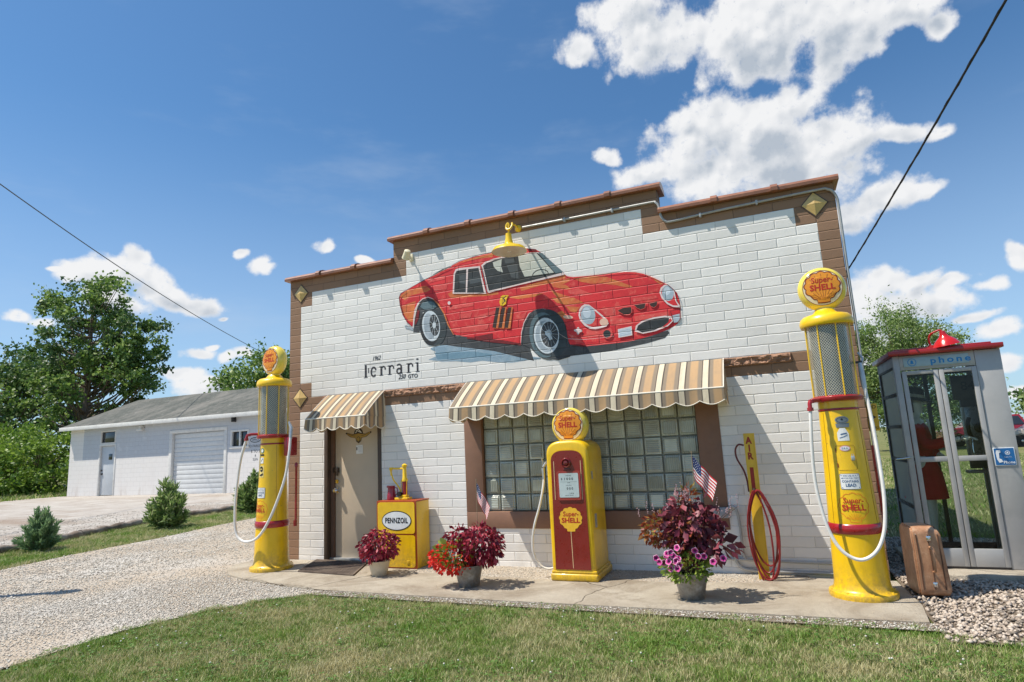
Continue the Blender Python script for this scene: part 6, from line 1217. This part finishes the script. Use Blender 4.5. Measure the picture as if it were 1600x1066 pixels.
# ---------- garage ----------
gx,gy=-25.85,13.0
t=thing('garage','long low white garage with a grey shingle roof and a roll-up door','building',(gx,gy,-.07)); gt=t
def gmat(name,col):
    m,n,p,o=newmat(name); v=objc(n); s=n.n('ShaderNodeSeparateXYZ',{0:v}).outputs; vec=n.n('ShaderNodeCombineXYZ',{0:s[0],1:s[2]}).outputs[0]
    b=n.n('ShaderNodeTexBrick',{'Vector':vec,'Scale':1.,'Mortar Size':.008,'Mortar Smooth':.6,'Brick Width':.41,'Row Height':.205}); b.offset=.5
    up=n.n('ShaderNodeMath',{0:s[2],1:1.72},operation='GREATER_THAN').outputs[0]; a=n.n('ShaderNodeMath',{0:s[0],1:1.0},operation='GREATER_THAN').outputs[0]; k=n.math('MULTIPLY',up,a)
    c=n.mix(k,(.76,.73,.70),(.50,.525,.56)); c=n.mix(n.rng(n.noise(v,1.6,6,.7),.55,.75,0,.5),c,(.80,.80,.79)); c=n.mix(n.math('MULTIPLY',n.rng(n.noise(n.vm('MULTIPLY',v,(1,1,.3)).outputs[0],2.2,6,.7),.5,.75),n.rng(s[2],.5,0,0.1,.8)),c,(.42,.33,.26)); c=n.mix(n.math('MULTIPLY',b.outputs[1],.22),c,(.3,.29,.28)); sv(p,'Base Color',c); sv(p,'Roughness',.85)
    bp=n.n('ShaderNodeBump',{'Strength':.5,'Distance':.01,'Height':n.math('SUBTRACT',n.noise(v,12,4),b.outputs[1])}); sv(p,'Normal',bp.outputs[0]); return m
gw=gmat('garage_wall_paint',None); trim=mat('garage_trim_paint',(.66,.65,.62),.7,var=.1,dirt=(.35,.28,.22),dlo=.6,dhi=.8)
L=18.5; HW=3.42
mb=MB(); holes=[(2.25,3.35,0,2.36),(2.28,3.30,2.46,3.05),(7.15,10.35,0,2.68),(10.75,11.7,1.93,2.62)]
xs=sorted({0,L}|{h for q in holes for h in q[:2]}); zs=sorted({0,HW}|{h for q in holes for h in q[2:]})
for i in range(len(xs)-1):
    for j in range(len(zs)-1):
        cx,cz=(xs[i]+xs[i+1])/2,(zs[j]+zs[j+1])/2
        if any(a<cx<b and c<cz<d for a,b,c,d in holes): continue
        mb.add([(xs[i],0,zs[j]),(xs[i+1],0,zs[j]),(xs[i+1],0,zs[j+1]),(xs[i],0,zs[j+1])],[(0,1,2,3)])
mb.add([(0,0,0),(0,7.4,0),(0,7.4,HW),(0,3.7,HW+1.45),(0,0,HW)],[(0,1,2,3,4)]); mb.add([(L,0,0),(L,7.4,0),(L,7.4,HW),(L,3.7,HW+1.45),(L,0,HW)],[(0,1,2,3,4)]); mb.add([(0,7.4,0),(L,7.4,0),(L,7.4,HW),(0,7.4,HW)],[(0,1,2,3)])
for a,b,c,d in holes: 
    for q in ([(a,0,c),(a,.15,c),(a,.15,d),(a,0,d)],[(b,0,c),(b,.15,c),(b,.15,d),(b,0,d)],[(a,0,d),(b,0,d),(b,.15,d),(a,.15,d)],[(a,0,c),(b,0,c),(b,.15,c),(a,.15,c)]): mb.add(q,[(0,1,2,3)])
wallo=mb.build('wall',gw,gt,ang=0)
shing,n,p,o=newmat('grey_shingles'); v=objc(n); s=n.n('ShaderNodeSeparateXYZ',{0:v}).outputs; b=n.n('ShaderNodeTexBrick',{'Vector':n.n('ShaderNodeCombineXYZ',{0:s[0],1:s[1]}).outputs[0],'Color1':(.075,.082,.07,1),'Color2':(.115,.12,.105,1),'Mortar':(.05,.05,.045,1),'Scale':1.,'Mortar Size':.012,'Brick Width':.3,'Row Height':.14}); c=n.mix(n.rng(n.noise(n.vm('MULTIPLY',v,(1,.35,1)).outputs[0],.9,6,.7),.45,.68),b.outputs[0],(.18,.17,.15)); c=n.mix(n.rng(n.noise(v,3,6,.8),.6,.72),c,(.35,.33,.31)); sv(p,'Base Color',c); sv(p,'Roughness',.95)
mb=MB(); sl=1.45/3.7
for sgn in (0,1):
    y0,y1=(-.35,3.7) if not sgn else (7.75,3.7); zz0=HW-.35*sl+.02; zz1=HW+1.47
    mb.add([(-.3,y0,zz0),(L+.3,y0,zz0),(L+.3,y1,zz1),(-.3,y1,zz1),(-.3,y0,zz0+.06),(L+.3,y0,zz0+.06),(L+.3,y1,zz1+.06),(-.3,y1,zz1+.06)],[(0,1,2,3),(4,5,6,7),(0,1,5,4),(1,2,6,5),(2,3,7,6),(3,0,4,7)])
rf=mb.build('roof',shing,gt,ang=0)
mb=MB(); mb.box(-.32,L+.32,-.40,-.355,HW-.24,HW-.06,0,.01); mb.box(-.3,L+.3,-.352,-.01,HW-.165,HW-.145); mb.build('eave_board',trim,rf)
def gpart(name,boxes,m,par=gt,b=.005):
    mb=MB()
    for q in boxes: mb.box(*q,0,b)
    return mb.build(name,m,par)
d=gpart('door',[(2.30,3.30,.07,.11,.03,2.33)],mat('garage_door_grey',(.52,.55,.58),.6,var=.05)); gpart('door_frame',[(2.20,2.29,-.02,.12,0,2.42),(3.31,3.40,-.02,.12,0,2.42),(2.29,3.31,-.02,.12,2.34,2.44)],trim)
gpart('door_window',[(2.82,3.06,.055,.069,1.68,1.95)],mat('dark_pane',(.02,.025,.03),.1,coat=.5),d); gpart('door_knob',[(2.36,2.44,.02,.069,.98,1.06)],blackp,d); gpart('hasp',[(2.33,2.40,.04,.069,1.14,1.22)],blackp,d)
q=gpart('transom_window',[(2.32,3.26,.06,.08,2.50,3.01)],MATS['dark_pane']); gpart('frame',[(2.26,3.32,-.015,.05,3.01,3.07),(2.26,3.32,-.015,.05,2.45,2.50),(2.26,2.31,-.015,.05,2.50,3.01),(3.27,3.32,-.015,.05,2.50,3.01)],trim,q)
mb=MB(); k=13
for i in range(k): z=.02+i*2.64/k; mb.box(7.17,10.33,.10,.14,z+.008,z+2.64/k-.008,0,.012); 
mb.box(7.17,10.33,.12,.15,.0,2.67); mb.build('roll_up_door',mat('ribbed_door_paint',(.62,.63,.63),.55,var=.06),gt)
gpart('roll_up_door_frame',[(6.98,7.16,-.03,.14,0,2.70),(10.34,10.50,-.03,.14,0,2.70),(6.98,10.50,-.03,.14,2.70,2.84)],trim)
q=gpart('window',[(10.80,11.65,.07,.09,1.97,2.58)],MATS['dark_pane']); gpart('frame',[(10.70,11.75,-.03,.06,2.58,2.66),(10.68,11.77,-.05,.06,1.86,1.96),(10.70,10.79,-.03,.06,1.96,2.58),(11.66,11.75,-.03,.06,1.96,2.58),(11.19,11.26,-.02,.06,1.96,2.58)],trim,q)
gpart('wall_lamp',[(5.1,5.25,-.18,-.01,3.0,3.15),(5.0,5.35,-.22,-.12,2.94,3.0)],trim); gpart('bracket',[(10.9,11.0,-.2,-.01,3.0,3.22)],blackp)
mb=MB(); f=planexz(-.002); stroke([(x+12.1,z+2.18) for x,z in ell(.28,.10,24)]+[(12.38,2.18)],.03,f,mb,0,0,.002); put(mb,'OFFICE',.12,f,0,12.1,2.18,0,.002); put(mb,'NO PARKING',.15,f,0,12.12,1.92,0,.002); put(mb,'8 TO 5',.17,f,0,12.12,1.70,0,.002); put(mb,'&',.13,f,0,12.12,1.52,0,.002); put(mb,'SUN',.15,f,0,12.12,1.36,0,.002); mb.build('painted_notice',blackp,wallo,ang=0)
# ---------- parked vehicles ----------
tyre=mat('tyre_rubber',(.02,.02,.02),.8); wing=mat('vehicle_glass',(.03,.035,.04),.05,coat=.8)
def vehicle(label,cat,loc,col,prof,win,wx,wr,rz=0):
    t=thing('parked_car',label,cat,loc,rz,'vehicles parked beyond the booth'); W2=.86
    paint=mat('car_paint_%d'%(col[0]*100),col,.3,var=.03,coat=.8); mb=MB()
    bm=bmesh.new(); vs=[bm.verts.new((x,-W2,z)) for x,z in prof]; f0=bm.faces.new(vs); ex=bmesh.ops.extrude_face_region(bm,geom=[f0])
    for q in ex['geom']:
        if isinstance(q,bmesh.types.BMVert): q.co.y=W2
    for q in bm.verts:
        if q.co.z>.95: q.co.y*=1-.22*(q.co.z-.95)/.6
    bmesh.ops.recalc_face_normals(bm,faces=bm.faces); bmesh.ops.bevel(bm,geom=[e for e in bm.edges if abs(e.verts[0].co.y-e.verts[1].co.y)<.3],offset=.06,segments=3,affect='EDGES',clamp_overlap=True); mb.bm(bm); body=mb.build('body',paint,t,ang=40)
    mb=MB(); yy=lambda z:-W2*(1-.22*max(0,z-.95)/.6)-.006
    mb.prism(win,0,None,0,map=lambda x,z,d:(x,yy(z),z)); mb.build('side_window',wing,body,ang=0)
    for x in wx:
        for s in (-1,1):
            mb=MB(); mb.lathe([(wr*.6,.0),(wr*.97,.02),(wr,.05),(wr,.17),(wr*.97,.2),(wr*.6,.2)],28,0,(x,s*W2+(.1 if s<0 else .06)+.0,wr),'y'); w_=mb.build('wheel',tyre,t); mb=MB(); mb.lathe([(wr*.58,.19),(wr*.5,.17),(.06,.2),(.001,.21)],20,0,(x,s*W2+(.1 if s<0 else .06),wr),'y'); mb.build('rim',metal,w_)
    mb=MB(); mb.box(-.03,.02,-.75,.75,.38,.52,0,.02); mb.build('bumper',chrome,t)
    for s in (-1,1): mb=MB(); mb.box(.0,.04,s*.62-.1,s*.62+.1,.60,.74,0,.02); mb.build('headlight',MATS['bulb_glass'],t)
sed=[(0,.3),(.05,.72),(.25,.86),(1.15,.98),(1.75,1.36),(2.2,1.45),(3.0,1.42),(3.7,1.04),(4.5,.98),(4.65,.8),(4.65,.35),(4.2,.25),(4.05,.55),(3.75,.66),(3.45,.55),(3.3,.25),(1.2,.25),(1.05,.55),(.75,.66),(.45,.55),(.35,.25)]
vehicle('tan saloon car just showing its bonnet past the phone booth','car',(18.1,35.3,-.08),(.42,.36,.31),sed,[(1.25,1.0),(1.8,1.32),(2.2,1.39),(2.95,1.37),(3.5,1.03)],(.75,3.75),.32)
suv=[(0,.35),(.0,.95),(.25,1.08),(1.0,1.14),(1.1,1.16),(1.7,1.72),(2.1,1.80),(4.1,1.78),(4.4,1.1),(4.45,.4),(4.1,.3),(3.95,.62),(3.6,.76),(3.25,.62),(3.1,.3),(1.3,.3),(1.15,.62),(.8,.76),(.45,.62),(.3,.3)]
vehicle('dark red van parked behind the tan saloon','van',(16.2,39.5,-.08),(.30,.008,.02),suv,[(1.25,1.2),(1.75,1.65),(2.1,1.70),(4.0,1.68),(4.2,1.2)],(.8,3.6),.36)
# ---------- overhead cables ----------
cabm=mat('black_cable',(.012,.012,.012),.6)
mb=MB(); A=Vector((7.36,.35,3.02)); Bv=Vector((7.90,-3.0,3.73)); d=(Bv-A); P=[A+d*q+Vector((0,0,-.05*math.sin(min(q,1.6)/1.6*3.14159))) for q in np.linspace(0,4,90)]
o=thing('overhead_cable','thick twisted black service cable coming down to the right corner of the roof','cable',tuple(A)); P=[p_-A for p_ in P]
mb.tube(P,.0075,8); mb.build('cable',cabm,o)
mb=MB(); mb.tube([p_+Vector((.006*math.cos(i*.9),0,.006*math.sin(i*.9))) for i,p_ in enumerate(smooth_pts(P,3))],.0045,6); mb.build('twisted_wire',cabm,o)
mb=MB(); mb.box(-.05,.02,-.03,.03,-.05,.03,0,.008); mb.tube([(-.02,0,0),(-.02,.0,-.4),(-.02,.0,-2.8)],.014,8); mb.build('service_bracket',conduitm,o)
A=Vector((-31.0,30,9.95)); Bv=Vector((-19.9,6,12.82)); d=Bv-A; o=thing('overhead_cable','thin grey wire sloping down across the left sky','cable',tuple(A))
mb=MB(); mb.tube([d*q+Vector((0,0,-1.3*math.sin(min(1,max(0,(q+.3)/2.0))*3.14159)+.585 *1.0)) for q in np.linspace(-.3,1.7,50)],.022,6); mb.build('cable',mat('grey_wire',(.12,.12,.13),.6),o)

t=thing('sign_pole','slim weathered wooden pole at the left of the driveway whose shadow crosses the gravel','pole',(-3.62,-3.40,-.1))
mb=MB(); mb.lathe([(.10,0),(.095,1.2),(.085,3.5),(.075,5.0),(.05,5.06)],16,0); mb.build('shaft',wood,t); mb=MB(); mb.lathe([(.13,4.7),(.13,4.86),(.0,4.90)],16,0); mb.build('cap',MATS['galvanised_metal'],t)
